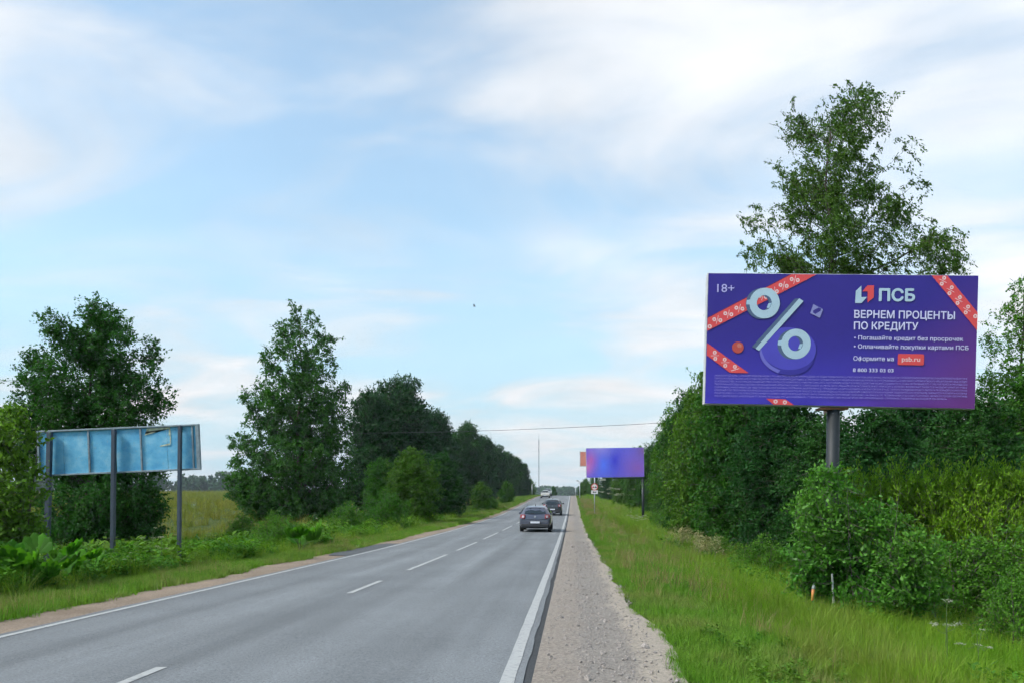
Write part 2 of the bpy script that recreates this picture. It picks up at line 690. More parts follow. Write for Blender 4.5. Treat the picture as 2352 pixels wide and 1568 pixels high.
def gravel_mat(name, ca, cb, cc, bands=None):
    m, N, L, b = new_mat(name)
    tc = N.new('ShaderNodeTexCoord')
    vo = N.new('ShaderNodeTexVoronoi')
    vo.inputs['Scale'].default_value = 32
    n1 = N.new('ShaderNodeTexNoise')
    n1.inputs['Scale'].default_value = 1.1
    n1.inputs['Detail'].default_value = 7
    n2 = N.new('ShaderNodeTexNoise')
    n2.inputs['Scale'].default_value = 24
    n2.inputs['Detail'].default_value = 6
    n2.inputs['Roughness'].default_value = .75
    for n in (vo, n1, n2):
        L.new(tc.outputs['Object'], n.inputs['Vector'])
    r = N.new('ShaderNodeValToRGB')
    r.color_ramp.elements[0].position = .32
    r.color_ramp.elements[0].color = c4(ca)
    r.color_ramp.elements[1].position = .68
    r.color_ramp.elements[1].color = c4(cb)
    e = r.color_ramp.elements.new(.5)
    e.color = c4(cc)
    L.new(n1.outputs['Fac'], r.inputs[0])
    base = r.outputs[0]
    if bands:                       # packed dust, loose grey stone, pale sand lie in bands along the road
        sp = N.new('ShaderNodeSeparateXYZ')
        L.new(tc.outputs['Object'], sp.inputs[0])
        wb_ = N.new('ShaderNodeMath')
        wb_.operation = 'MULTIPLY_ADD'
        L.new(n1.outputs['Fac'], wb_.inputs[0])
        wb_.inputs[1].default_value = .5
        L.new(sp.outputs[0], wb_.inputs[2])
        rb = N.new('ShaderNodeValToRGB')
        els = rb.color_ramp.elements
        els[0].position, els[0].color = .0, c4(bands[0][1])
        els[1].position, els[1].color = 1.0, c4(bands[-1][1])
        for pos, cc_ in bands[1:-1]:
            e2 = els.new(pos)
            e2.color = c4(cc_)
        L.new(wb_.outputs[0], rb.inputs[0])
        mb_ = N.new('ShaderNodeMix')
        mb_.data_type = 'RGBA'
        mb_.inputs[0].default_value = .75
        L.new(base, mb_.inputs[6])
        L.new(rb.outputs[0], mb_.inputs[7])
        base = mb_.outputs[2]
    mr = N.new('ShaderNodeMapRange')
    mr.inputs['From Min'].default_value = .25
    mr.inputs['From Max'].default_value = .75
    mr.inputs['To Min'].default_value = .45
    mr.inputs['To Max'].default_value = 1.55
    L.new(n2.outputs['Fac'], mr.inputs['Value'])
    mx = N.new('ShaderNodeMix')
    mx.data_type = 'RGBA'
    mx.blend_type = 'MULTIPLY'
    mx.inputs[0].default_value = 1
    L.new(base, mx.inputs[6])
    L.new(mr.outputs[0], mx.inputs[7])
    L.new(mx.outputs[2], b.inputs['Base Color'])
    b.inputs['Roughness'].default_value = .95
    b.inputs['Specular IOR Level'].default_value = .15
    bp = N.new('ShaderNodeBump')
    bp.inputs['Strength'].default_value = .8
    bp.inputs['Distance'].default_value = .02
    L.new(n2.outputs['Fac'], bp.inputs['Height'])
    L.new(bp.outputs[0], b.inputs['Normal'])
    return m


ASPH = (.140, .152, .160)
M['ground'] = ground_mat()
M['asphalt'] = asphalt_mat('asphalt', ASPH)
M['asphalt_edge_dark'] = asphalt_mat('broken_asphalt_edge', ASPH, dark=.27)  # same asphalt, much darker, for the strip along the jagged edge
M['asphalt_patch'] = asphalt_mat('tar_patch', ASPH, dark=.5)
M['paint'] = worn_paint('worn_road_paint', (.20, .21, .21))
M['gravel'] = gravel_mat('gravel_shoulder', (.170, .152, .132), (.240, .215, .186), (.200, .186, .168), [(0, (.235, .206, .176)), (.30, (.220, .194, .168)), (.42, (.192, .178, .162)), (.85, (.212, .194, .172)), (1.0, (.32, .282, .23))])
M['sand'] = gravel_mat('sandy_shoulder', (.18, .14, .105), (.25, .195, .145), (.21, .168, .13))
M['stone'] = plain('loose_stones', (.25, .225, .205), .9, 0, .5, 2.5)

# ------------------------------------------------------------------ the setting: ground, road, shoulders


def grid_strip(name, svals, tfun, zfun, mat, parent=None, smooth=True):
    """mesh over s rows; tfun(i, s) gives the list of t values of that row"""
    rows = []
    for i, s in enumerate(svals):
        rows.append([(t, s) for t in tfun(i, s)])
    k = len(rows[0])
    V = []
    for r in rows:
        for (t, s) in r:
            V.append((t, s, zfun(s, t)))
    F = []
    for i in range(len(rows) - 1):
        for j in range(k - 1):
            a = i * k + j
            F.append((a, a + 1, a + 1 + k, a + k))
    me = np_mesh(name, np.array(V), np.array(F), [mat], smooth)
    o = link(bpy.data.objects.new(name, me), parent)
    if parent is None:
        o.rotation_euler = (0, 0, -ALPHA)
    return o


def make_ground():
    sv = np.concatenate([np.arange(-40, 4, 2.0), np.arange(4, 40, .4), np.arange(40, 120, 1.2), np.arange(120, 300, 4), np.arange(300, 1000, 25), np.geomspace(1000, 2400, 10)])
    tv = np.concatenate([-np.geomspace(2400, 60, 22), np.arange(-58, -20, 2.5), np.arange(-20, -8.5, .5), np.array([-8.4, -7.6, -7.2, -6, -4, -2, -.6, -.4]), np.arange(-.2, 12, .4), np.arange(12, 30, 1.5), np.arange(30, 60, 4), np.geomspace(62, 2400, 22)])
    S, T = np.meshgrid(sv, tv, indexing='ij')
    X, Y = st2xy(S, T)
    Z = ground(X, Y)
    V = np.stack([X, Y, Z], -1).reshape(-1, 3)
    n, k = len(sv), len(tv)
    I = (np.arange(n - 1)[:, None] * k + np.arange(k - 1)[None, :]).ravel()
    F = np.stack([I, I + 1, I + 1 + k, I + k], -1)
    o = link(bpy.data.objects.new('ground', np_mesh('ground', V, F, [M['ground']], True)))
    return tag(o, 'green grassy ground sloping away on both sides of road', 'ground', kind='structure')


make_ground()
RNG = np.random.default_rng(7)
SV = np.concatenate([np.arange(-8, 60, .25), np.arange(60, 320, 2.0)])


def crown_z(s, t):
    return float(zroad(s)) + .03 - .012 * abs(t + 3.9)


jag = np.convolve(RNG.normal(0, 1, len(SV) + 8), np.ones(4) / 4, 'same')[:len(SV)]
jag2 = np.convolve(RNG.normal(0, 1, len(SV) + 8), np.ones(5) / 5, 'same')[:len(SV)]
road = grid_strip('road', SV, lambda i, s: [-7.28 + .03 * jag2[i], -7.0, -5.5, -3.9, -2.2, -.9, -.46 + .02 * jag[i]], crown_z, M['asphalt'])
tag(road, 'grey two lane asphalt road running up to the crest', 'road', kind='structure')
edge = grid_strip('broken_edge', SV, lambda i, s: [-.55, -.42, -.33 + .05 * jag[i] + .03 * jag2[i]], lambda s, t: crown_z(s, t) - .006 - max(0, t + .45) * .22, M['asphalt_edge_dark'], road)


def shoulder(name, ts, mat, label):
    o = grid_strip(name, SV, ts, lambda s, t: gz(*st2xy(s, t)) + .018, mat)
    return tag(o, label, 'shoulder', kind='structure')


wob = np.interp(SV, np.arange(-10, 340, 2.5), RNG.normal(0, .14, 140))
wobL = np.interp(SV, np.arange(-10, 340, 2.5), RNG.normal(0, .16, 140))
shoulder('gravel_shoulder', lambda i, s: [-.6, -.2, .2, .6, 1.05 + wob[i] * .6 + .05 * jag[i] - min(.25, s * .004)], M['gravel'], 'pinkish gravel shoulder between white edge line and grass verge')
shoulder('sandy_shoulder', lambda i, s: [-8.25 + wobL[i] + .04 * jag2[i], -7.9, -7.5, -7.1], M['sand'], 'narrow sandy shoulder beyond the oncoming lane')


def stripe(name, s0, s1, t0, t1, parent):
    n = max(2, int((s1 - s0) / (.5 if s0 < 60 else 3)))
    sv = np.linspace(s0, s1, n)
    return grid_strip(name, sv, lambda i, s: [t0 + random.uniform(-.005, .005), t1 + random.uniform(-.005, .005)], lambda s, t: crown_z(s, t) + .005, M['paint'], parent)


random.seed(3)
stripe('edge_line', -6, 300, -.68, -.545, road)
stripe('edge_line', -6, 300, -7.14, -7.03, road)
# dashes of the centre line
for s0, s1 in [(4.6, 7.25), (13.6, 15.9), (18.6, 24.4), (26.6, 32.2), (34.6, 41.4)] + [(s, s + 7) for s in range(44, 300, 11)]:
    stripe('lane_dash', s0, s1, -4.11, -4.00, road)
# tar apron on the far shoulder
ap = grid_strip('tar_apron', np.linspace(24.2, 31.5, 12), lambda i, s: [-8.3 + .55 * abs((s - 27.5) / 4) ** 2 + .05 * jag[i], -7.8, -7.2], lambda s, t: gz(*st2xy(s, t)) + .035, M['asphalt_patch'])
tag(ap, 'dark tar apron beside the oncoming lane', 'pavement', kind='structure')

# ------------------------------------------------------------------ scattered stuff by geometry nodes
PROTO = bpy.data.collections.new('prototypes')        # never linked to the scene


def gn_scatter(name, pts, scl, protos, label, cat, seed=0, tilt=.15):
    me = bpy.data.meshes.new(name)
    me.vertices.add(len(pts))
    me.vertices.foreach_set('co', np.ascontiguousarray(pts, np.float32).ravel())
    at = me.attributes.new('scl', 'FLOAT', 'POINT')
    at.data.foreach_set('value', np.ascontiguousarray(scl, np.float32))
    o = link(bpy.data.objects.new(name, me))
    tag(o, label, cat, kind='stuff')
    colx = bpy.data.collections.new(name + '_kinds')
    for p in protos:
        colx.objects.link(p)
    ng = bpy.data.node_groups.new(name, 'GeometryNodeTree')
    ng.interface.new_socket('Geometry', in_out='INPUT', socket_type='NodeSocketGeometry')
    ng.interface.new_socket('Geometry', in_out='OUTPUT', socket_type='NodeSocketGeometry')
    N, L = ng.nodes, ng.links
    gi, go = N.new('NodeGroupInput'), N.new('NodeGroupOutput')
    ci = N.new('GeometryNodeCollectionInfo')
    ci.inputs['Collection'].default_value = colx
    ci.inputs['Separate Children'].default_value = True
    ci.inputs['Reset Children'].default_value = True
    ip = N.new('GeometryNodeInstanceOnPoints')
    ip.inputs['Pick Instance'].default_value = True
    L.new(gi.outputs[0], ip.inputs['Points'])
    L.new(ci.outputs[0], ip.inputs['Instance'])
    rv = N.new('FunctionNodeRandomValue')
    rv.data_type = 'FLOAT_VECTOR'
    rv.inputs['Min'].default_value = (-tilt, -tilt, 0)
    rv.inputs['Max'].default_value = (tilt, tilt, 6.283)
    rv.inputs['Seed'].default_value = seed
    L.new(rv.outputs[0], ip.inputs['Rotation'])
    na = N.new('GeometryNodeInputNamedAttribute')
    na.data_type = 'FLOAT'
    na.inputs['Name'].default_value = 'scl'
    L.new(na.outputs[0], ip.inputs['Scale'])
    L.new(ip.outputs[0], go.inputs[0])
    md = o.modifiers.new('scatter', 'NODES')
    md.node_group = ng
    return o


def proto(name, me):
    return bpy.data.objects.new(name, me)


def blades_mesh(name, rng, n, hmin, hmax, rad, width, lean, mat, seg=3, droop=.5):
    """a tuft of bent tapering blades"""
    V, F = [], []
    for _ in range(n):
        a = rng.uniform(0, 6.283)
        r = rad * math.sqrt(rng.uniform())
        b0 = np.array([r * math.cos(a), r * math.sin(a), -.02])
        h = rng.uniform(hmin, hmax)
        da = rng.uniform(0, 6.283)
        le = abs(rng.normal(0, lean))
        d = np.array([math.cos(da) * le, math.sin(da) * le, 1.0])
        sd = np.array([-math.sin(da + .6), math.cos(da + .6), 0])
        w = width * rng.uniform(.7, 1.3)
        base = len(V)
        for k in range(seg + 1):
            u = k / seg
            p = b0 + d * h * u + np.array([math.cos(da), math.sin(da), -.55]) * droop * h * le * u * u
            ww = w * (1 - u ** 1.6) * .5
            if k < seg:
                V += [p - sd * ww, p + sd * ww]
            else:
                V += [p, p + np.array([0, 0, .001])]
        for k in range(seg):
            i = base + 2 * k
            F.append((i, i + 1, i + 3, i + 2))
    return np_mesh(name, np.array(V), np.array(F), [mat])


def leaf_quads(P, D, Nn, L, W):
    """rhombic leaves: base P, direction D, face normal hint Nn, length L, width W"""
    D = D / (np.linalg.norm(D, axis=1, keepdims=True) + 1e-9)
    Sd = np.cross(D, Nn)
    Sd /= (np.linalg.norm(Sd, axis=1, keepdims=True) + 1e-9)
    L = L[:, None]
    W = W[:, None]
    up = np.cross(Sd, D)
    a = P
    b = P + D * L * .45 + Sd * W * .5 + up * L * .06
    c = P + D * L
    d = P + D * L * .45 - Sd * W * .5 + up * L * .06
    V = np.stack([a, b, c, d], 1).reshape(-1, 3)
    F = np.arange(len(V)).reshape(-1, 4)
    return V, F


rg = np.random.default_rng(11)
G_SHORT = [proto('short_tuft', blades_mesh('short_tuft', rg, 60, .07, .20, .17, .009, .45, M['grass_short'])) for _ in range(4)]
G_TALL = [proto('tall_tuft', blades_mesh('tall_tuft', rg, 46, .30, .72, .18, .011, .30, M['grass_tall'], 4, .9)) for _ in range(4)]
G_FIELD = [proto('field_tuft', blades_mesh('field_tuft', rg, 50, .30, .62, .28, .016, .28, M['grass_field'])) for _ in range(3)]
G_DRY = [proto('dry_tuft', blades_mesh('dry_tuft', rg, 14, .25, .60, .15, .008, .22, M['grass_dry'])) for _ in range(3)]


def weed_mesh(name, rng, mat, h, nst, leafL, leafW, rad):
    P, D = [], []
    for _ in range(nst):
        a = rng.uniform(0, 6.283)
        r = rad * math.sqrt(rng.uniform())
        b = np.array([r * math.cos(a), r * math.sin(a), 0])
        hh = h * rng.uniform(.55, 1)
        ln = rng.normal(0, .18, 2)
        for k in range(int(9 * hh / h) + 5):
            u = rng.uniform(.12, 1)
            p = b + np.array([ln[0] * hh * u, ln[1] * hh * u, hh * u])
            an = rng.uniform(0, 6.283)
            P.append(p)
            D.append((math.cos(an), math.sin(an), rng.uniform(-.25, .75)))
    P, D = np.array(P), np.array(D)
    n = len(P)
    Nn = np.array([0, 0, 1.0]) + rng.normal(0, .35, (n, 3))
    V, F = leaf_quads(P, D, Nn, leafL * rng.uniform(.6, 1.2, n), leafW * rng.uniform(.7, 1.2, n))
    return np_mesh(name, V, F, [mat])


G_WEED = [proto('weed_clump', weed_mesh('weed_clump', rg, M['bush'], .65, 16, .13, .055, .28)) for _ in range(3)]
G_WEEDB = [proto('bright_weed_clump', weed_mesh('bright_weed_clump', rg, M['bright'], .7, 14, .17, .085, .30)) for _ in range(3)]


def spread(n, s0, s1, t0, t1, rng, pw=1.0):
    """random points between two s and two t values; pw > 1 crowds them to small s"""
    u = rng.uniform(0, 1, n) ** pw
    s = s0 + (s1 - s0) * u
    t = rng.uniform(t0, t1, n)
    x, y = st2xy(s, t)
    return np.stack([x, y, ground(x, y)], -1), s, t


def patchy(P, lo=.0, f=.55, ph=0.0):
    v = np.sin(P[:, 0] * f + ph) * np.sin(P[:, 1] * f * .8 + 1.7 * ph) + .6 * np.sin(P[:, 0] * f * 2.3 + P[:, 1] * f * 1.9 + ph)
    return v > lo


rg = np.random.default_rng(23)
# verge right of the gravel
P, s, t = spread(9000, 4.5, 46, .92, 6.5, rg, 1.7)
edge_t = np.interp(s, SV, 1.0 + wob * .6)
keep = t > edge_t - .05
P, s, t = P[keep], s[keep], t[keep]
sc_ = rg.uniform(.65, 1.15, len(P)) * np.interp(t, [.9, 1.4, 2.5, 4], [.55, .9, 1.15, 1.5]) * np.interp(s, [5, 20, 46], [.95, 1.15, 1.6])
gn_scatter('verge_grass', P, sc_, G_SHORT, 'short mown grass on the verge beside gravel shoulder', 'grass', 1)
P, s, t = spread(6500, 42, 180, .8, 8.5, rg, 1.5)
gn_scatter('far_verge_grass', P, rg.uniform(1.2, 2.2, len(P)) * np.interp(t, [.8, 1.4, 3], [.5, .8, 1.2]), G_SHORT, 'green verge grass running up towards crest on the billboard side', 'grass', 2)
P, s, t = spread(5200, 4.0, 44, 2.4, 9.5, rg, 1.8)
keep = patchy(P, -.45) & (rg.uniform(size=len(P)) < np.interp(t, [2.4, 4.2, 6], [.12, .7, 1]))
P, s, t = P[keep], s[keep], t[keep]
gn_scatter('tall_ditch_grass', P, rg.uniform(.6, 1.1, len(P)) * np.interp(t, [2.4, 4, 6], [.55, .85, 1.05]) * np.interp(s, [4, 30], [1, 1.3]), G_TALL, 'tall bright green grass in the ditch below the billboard', 'grass', 3)
P, s, t = spread(2600, 40, 180, 3.0, 11, rg, 1.4)
gn_scatter('far_tall_grass', P, rg.uniform(1.0, 1.7, len(P)), G_TALL, 'tall grass in the far ditch around second billboard pole', 'grass', 4)
P, s, t = spread(4200, 4.5, 130, 1.3, 7.5, rg, 1.7)
keep = patchy(P, .1, .35, 1.3) | ((t > 2.4) & (t < 4.4) & (rg.uniform(size=len(P)) < .28))
P, s = P[keep], s[keep]
gn_scatter('dry_verge_stalks', P, rg.uniform(.7, 1.2, len(P)) * np.interp(s, [5, 30, 100], [.8, 1.1, 1.7]), G_DRY, 'straw coloured seed stalks among the grass of the right verge', 'grass', 5)
P, s, t = spread(4200, 5.5, 17, 2.7, 8.5, rg, 1.0)
gn_scatter('near_tall_grass', P, rg.uniform(.7, 1.2, len(P)) * np.interp(t, [2.9, 3.4, 5.5], [.45, .8, 1.0]), G_TALL, 'dense tall grass in the near ditch at the lower right', 'grass', 21)
P, s, t = spread(1500, 7, 60, 4.2, 10.5, rg, 1.5)
keep = patchy(P, .0, .5, 2.0)
P = P[keep]
gn_scatter('ditch_weeds', P, rg.uniform(.5, 1.0, len(P)), G_WEED + G_WEEDB[:1], 'leafy green weeds growing in the ditch under the bushes', 'weeds', 6)
P, s, t = spread(420, 5, 26, 1.7, 5.5, rg, 1.3)
keep = patchy(P, .2, .9, 5.0)
P = P[keep]
gn_scatter('verge_weeds', P, rg.uniform(.18, .36, len(P)), G_WEED + G_WEEDB, 'low leafy weeds scattered through the near verge grass', 'weeds', 31)
# left side
P, s, t = spread(7000, 6, 60, -11.5, -8.05, rg, 1.5)
edge_t = np.interp(s, SV, -8.25 + wobL)
keep = t < edge_t + .05
P, s, t = P[keep], s[keep], t[keep]
gn_scatter('left_verge_grass', P, rg.uniform(.8, 1.4, len(P)) * np.interp(s, [6, 30, 60], [1, 1.3, 1.7]), G_SHORT, 'rough grass strip beside the sandy shoulder', 'grass', 7)
P, s, t = spread(1700, 7, 110, -10.4, -8.2, rg, 1.4)
keep = patchy(P, -.3, .4, .4)
P, s = P[keep], s[keep]
gn_scatter('left_dry_stalks', P, rg.uniform(.4, .75, len(P)) * np.interp(s, [7, 100], [1, 1.7]), G_DRY, 'brownish dry stalks in the grass strip beside the oncoming lane', 'grass', 8)
P, s, t = spread(6000, 55, 230, -15, -8.0, rg, 1.5)
gn_scatter('far_left_grass', P, rg.uniform(1.4, 2.6, len(P)), G_SHORT, 'bright grass bank rising beside the road below the pines', 'grass', 9)
P, s, t = spread(4200, 9, 75, -19, -9.8, rg, 1.3)
keep = (rg.uniform(size=len(P)) < np.interp(-t, [9.8, 11], [.25, 1]))
P, s, t = P[keep], s[keep], t[keep]
gn_scatter('left_tall_grass', P, rg.uniform(.7, 1.25, len(P)) * np.interp(s, [9, 60], [.9, 1.3]), G_TALL, 'tall grass behind the verge around the blue board posts', 'grass', 10)
P, s, t = spread(1700, 9, 70, -17, -10.2, rg, 1.2)
keep = patchy(P, -.35, .5, .9)
P, s = P[keep], s[keep]
gn_scatter('left_weeds', P, rg.uniform(.7, 1.35, len(P)), G_WEED, 'leafy green weeds under the blue board', 'weeds', 11)
P, s, t = spread(1300, 9, 60, -16.5, -10.2, rg, 1.1)
keep = patchy(P, .15, .6, 3.9)
P, s = P[keep], s[keep]
gn_scatter('left_bright_weeds', P, rg.uniform(.5, 1.5, len(P)), G_WEEDB + G_TALL[:3], 'yellowish green broad leaved weeds beside the blue board posts', 'weeds', 12)
P, s, t = spread(9000, 30, 420, -150, -16, rg, 1.5)
gn_scatter('field_grass', P, rg.uniform(.9, 1.6, len(P)) * np.interp(s, [30, 120, 420], [.9, 1.6, 4.0]), G_FIELD, 'golden meadow grass of the far field beyond the blue board', 'grass', 13)


def stone_proto(i):
    bm = bmesh.new()
    bmesh.ops.create_icosphere(bm, subdivisions=1, radius=1)
    r = np.random.default_rng(i)
    for v in bm.verts:
        v.co *= r.uniform(.7, 1.2)
        v.co.z *= .6
    me = bpy.data.meshes.new('pebble')
    bm.to_mesh(me)
    bm.free()
    me.materials.append(M['stone'])
    return proto('pebble', me)


STONES = [stone_proto(i) for i in range(4)]
P, s, t = spread(11000, 4.5, 34, -.32, 1.0, rg, 1.8)
keep = rg.uniform(size=len(P)) < np.interp(t, [-.3, 0, .2, .6, 1.0], [.25, .35, 1, .9, .2])
P, s = P[keep], s[keep]
P[:, 2] += .02
gn_scatter('gravel', P, np.exp(rg.normal(-4.75, .5, len(P))) * np.interp(s, [5, 30], [1, 1.5]), STONES, 'loose pebbles scattered along the gravel shoulder', 'gravel', 14, 1.5)

# ------------------------------------------------------------------ trees and bushes


def tube_np(paths, radii, n=4):
    """paths (m,k,3), radii (m,k) -> verts, quads"""
    paths = np.asarray(paths, float)
    m, k, _ = paths.shape
    d = np.gradient(paths, axis=1)
    d /= np.linalg.norm(d, axis=2, keepdims=True) + 1e-9
    ref = np.where(np.abs(d[..., 2:3]) > .8, np.array([1.0, 0, 0]), np.array([0, 0, 1.0]))
    u = np.cross(d, ref)
    u /= np.linalg.norm(u, axis=2, keepdims=True) + 1e-9
    w = np.cross(d, u)
    V = []
    for j in range(n):
        a = 2 * math.pi * j / n
        V.append(paths + (u * math.cos(a) + w * math.sin(a)) * radii[..., None])
    V = np.stack(V, 2)                      # m,k,n,3
    idx = np.arange(m * k * n).reshape(m, k, n)
    a = idx[:, :-1, :]
    b = np.roll(idx, -1, axis=2)[:, :-1, :]
    c = np.roll(idx, -1, axis=2)[:, 1:, :]
    e = idx[:, 1:, :]
    F = np.stack([a, b, c, e], -1).reshape(-1, 4)
    return V.reshape(-1, 3), F


def bez(p0, p1, p2, k):
    u = np.linspace(0, 1, k)[None, :, None]
    return p0[:, None] * (1 - u) ** 2 + 2 * p1[:, None] * u * (1 - u) + p2[:, None] * u * u


def grow(seed, lobes, height, trunk_r, leafL, leafW, leaves, twig_len=.5, droop=.3, wind=(0, 0, 0), stems=1, spread_base=.2, lean=(0, 0),
         leaf_jit=.10, flat=.4, trunk_top=.92, upright=0.0, shell=.45, twigs_per=None, ragged=.18, along=.45, radial=.45):
    """lobes (n,7): centre x y z, radii x y z, weight. Returns (wood V,F), (leaf V,F).
    Limbs run from the trunk to every lobe, twigs fill the lobe, leaves sit along the twigs."""
    r = np.random.default_rng(seed)
    lobes = np.asarray(lobes, float)
    nl = len(lobes)
    WV, WF = [], []

    def add(V, F):
        off = sum(len(v) for v in WV)
        WV.append(V)
        WF.append(F + off)
    # trunks
    tops = []
    for i in range(stems):
        a = 6.283 * i / max(1, stems) + .7
        b = np.array([math.cos(a), math.sin(a), 0]) * spread_base * (stems > 1)
        top = np.array([lean[0], lean[1], height * trunk_top]) + np.append(b[:2] * (2.5 if stems > 1 else 0), 0)
        k = 9
        path = bez(b[None] + np.array([[0, 0, -.35]]), (b + top)[None] * .5 + r.normal(0, height * .02, (1, 3)), top[None], k)
        path[0, 1:-1, :2] += r.normal(0, height * .006, (k - 2, 2))
        tops.append(path[0])
        rad = trunk_r * (1 - np.linspace(0, 1, k) * .9) / math.sqrt(stems)
        add(*tube_np(path, rad[None], 8))
    tops = np.array(tops)
    # limbs
    c = lobes[:, :3]
    which = np.arange(nl) % stems
    h0 = np.clip(c[:, 2] - .45 * np.linalg.norm(c[:, :2] - np.array(lean) * .5, axis=1) - lobes[:, 5] * .7, height * .06, height * trunk_top * .97)
    start = np.empty((nl, 3))
    for i in range(nl):
        T = tops[which[i]]
        for ax in range(3):
            start[i, ax] = np.interp(h0[i], T[:, 2], T[:, ax])
    mid = start * .4 + c * .6
    mid[:, 2] = start[:, 2] * .55 + c[:, 2] * .45
    limb = bez(start, mid, c, 6)
    rr = trunk_r * .32 * np.clip(lobes[:, 3] / lobes[:, 3].mean(), .5, 1.5)[:, None] * np.linspace(1, .3, 6)[None] * np.clip(1 - h0 / height, .25, 1)[:, None]
    add(*tube_np(limb, rr, 5))
    # foliage also sits along the outer half of every limb
    if along:
        extra = []
        for i in range(nl):
            for u_, k_ in ((.55, .55), (.8, .75)):
                p = start[i] * (1 - u_) ** 2 + 2 * mid[i] * u_ * (1 - u_) + c[i] * u_ * u_
                extra.append([*p, *(lobes[i, 3:6] * k_), lobes[i, 6] * along])
        lobes = np.concatenate([lobes, np.array(extra)])
        c = lobes[:, :3]
        nl = len(lobes)
    # twigs
    wgt = lobes[:, 6] * lobes[:, 3] * lobes[:, 5]
    per = 14 if twigs_per is None else twigs_per
    nt = max(nl * 4, leaves // per)
    li = r.choice(nl, nt, p=wgt / wgt.sum())
    q = r.normal(size=(nt, 3))
    q /= np.linalg.norm(q, axis=1, keepdims=True)
    rad = r.uniform(shell, 1.0, nt) ** .7
    rad = rad * (1 + ragged * np.maximum(0, r.normal(0, 1, nt)))
    end = c[li] + q * rad[:, None] * lobes[li, 3:6]
    b0 = c[li] + q * (rad * .35)[:, None] * lobes[li, 3:6]
    dirv = end - b0
    ln = np.linalg.norm(dirv, axis=1, keepdims=True) + 1e-6
    dirv = dirv / ln * radial + r.normal(0, .5, (nt, 3)) + np.array([0, 0, .25])
    dirv /= np.linalg.norm(dirv, axis=1, keepdims=True) + 1e-9
    tl = twig_len * r.uniform(.6, 1.4, (nt, 1))
    tb = end - dirv * tl
    wv = np.array(wind)
    dr = np.array([0, 0, -1.0]) * droop + wv + np.array([0, 0, 1.0]) * upright
    tip = end + dr * tl
    tmid = tb * .35 + end * .65 + np.array([0, 0, .08]) * tl
    tw = bez(tb, tmid, tip, 4)
    trd = (np.linspace(1, .3, 4)[None] * np.clip(.012 * tl, .004, .02))
    add(*tube_np(tw, np.broadcast_to(trd, (nt, 4)), 3))
    # leaves
    ti = r.integers(0, nt, leaves)
    u = r.uniform(.05, 1.0, leaves)[:, None]
    p0, p1, p2 = tb[ti], tmid[ti], tip[ti]
    pos = p0 * (1 - u) ** 2 + 2 * p1 * u * (1 - u) + p2 * u * u + r.normal(0, leaf_jit, (leaves, 3)) * tl[ti]
    tang = (p1 - p0) * (1 - u) + (p2 - p1) * u
    tang /= np.linalg.norm(tang, axis=1, keepdims=True) + 1e-9
    D = tang * .7 + r.normal(0, .55, (leaves, 3)) + dr * .7
    Nn = np.array([0, 0, 1.0]) * flat + r.normal(0, .6, (leaves, 3))
    LV, LF = leaf_quads(pos, D, Nn, leafL * r.uniform(.65, 1.35, leaves), leafW * r.uniform(.7, 1.3, leaves))
    WVa = np.concatenate(WV)
    WFa = np.concatenate(WF)
    return (WVa, WFa), (LV, LF)


def plant(name, label, cat, loc, parts, bark, leaf, group=None, rot=0, scale=(1, 1, 1), part_names=('trunk', 'crown')):
    """parts: (wood mesh, leaf mesh)"""
    o = thing(name, label, cat, loc, (0, 0, rot), group)
    o.scale = scale
    link(bpy.data.objects.new(part_names[0], parts[0]), o)
    link(bpy.data.objects.new(part_names[1], parts[1]), o)
    return o


def meshes(key, res, bark, leaf):
    (wv, wf), (lv, lf) = res
    return np_mesh(key + '_wood', wv, wf, [M[bark]], True), np_mesh(key + '_leaves', lv, lf, [M[leaf]])


def lobes_px(pxl, Y, px0, zbase, depth=.8, seed=0):
    """crown outline read off in picture units at distance Y -> lobes in metres about the foot of the tree;
    every lobe gets its own depth so the crown is as deep as it is wide"""
    r = np.random.default_rng(seed)
    k = Y / FPX
    xs = np.array([p[0] for p in pxl], float)
    half = (xs.max() - xs.min()) * .5 * k
    out = []
    for p in pxl:
        px, py, rx = p[0], p[1], p[2]
        rz = p[3] if len(p) > 3 else rx
        w = p[4] if len(p) > 4 else 1.0
        x = (px - px0) * k
        z = (HOR - py) * k + EYE - zbase
        room = math.sqrt(max(.15, 1 - min(1, abs(x) / max(half, .1)) ** 2))
        y = r.uniform(-1, 1) * half * depth * room * .8
        f = 1 + y / Y                      # the farther lobes are a little larger so the outline stays
        out.append((x * f, y, z, rx * k * f, (rx + rz) * .5 * k * max(1.0, .9), rz * k * f, w))
    return out


def tree_from_px(name, label, cat, pxl, Y, px0, seed, leaf, bark, leaves, leafL, leafW, trunk_r, group=None, fill=True, **kw):
    X = PX(px0, Y)
    zb = gz(X, Y)
    lb = lobes_px(pxl, Y, px0, zb, seed=seed)
    if fill:                                # the back of the crown: same lobes mirrored in depth
        lb2 = [(a[0] * .92, -a[1] * .9 + .3, a[2] * .98, a[3] * .9, a[4], a[5] * .9, a[6] * .7) for a in lb]
        lb = lb + lb2
    h = max(l[2] + l[5] * .6 for l in lb)
    res = grow(seed, lb, h, trunk_r, leafL, leafW, leaves, **kw)
    return plant(name, label, cat, (X, Y, zb), meshes(name, res, bark, leaf), bark, leaf, group)


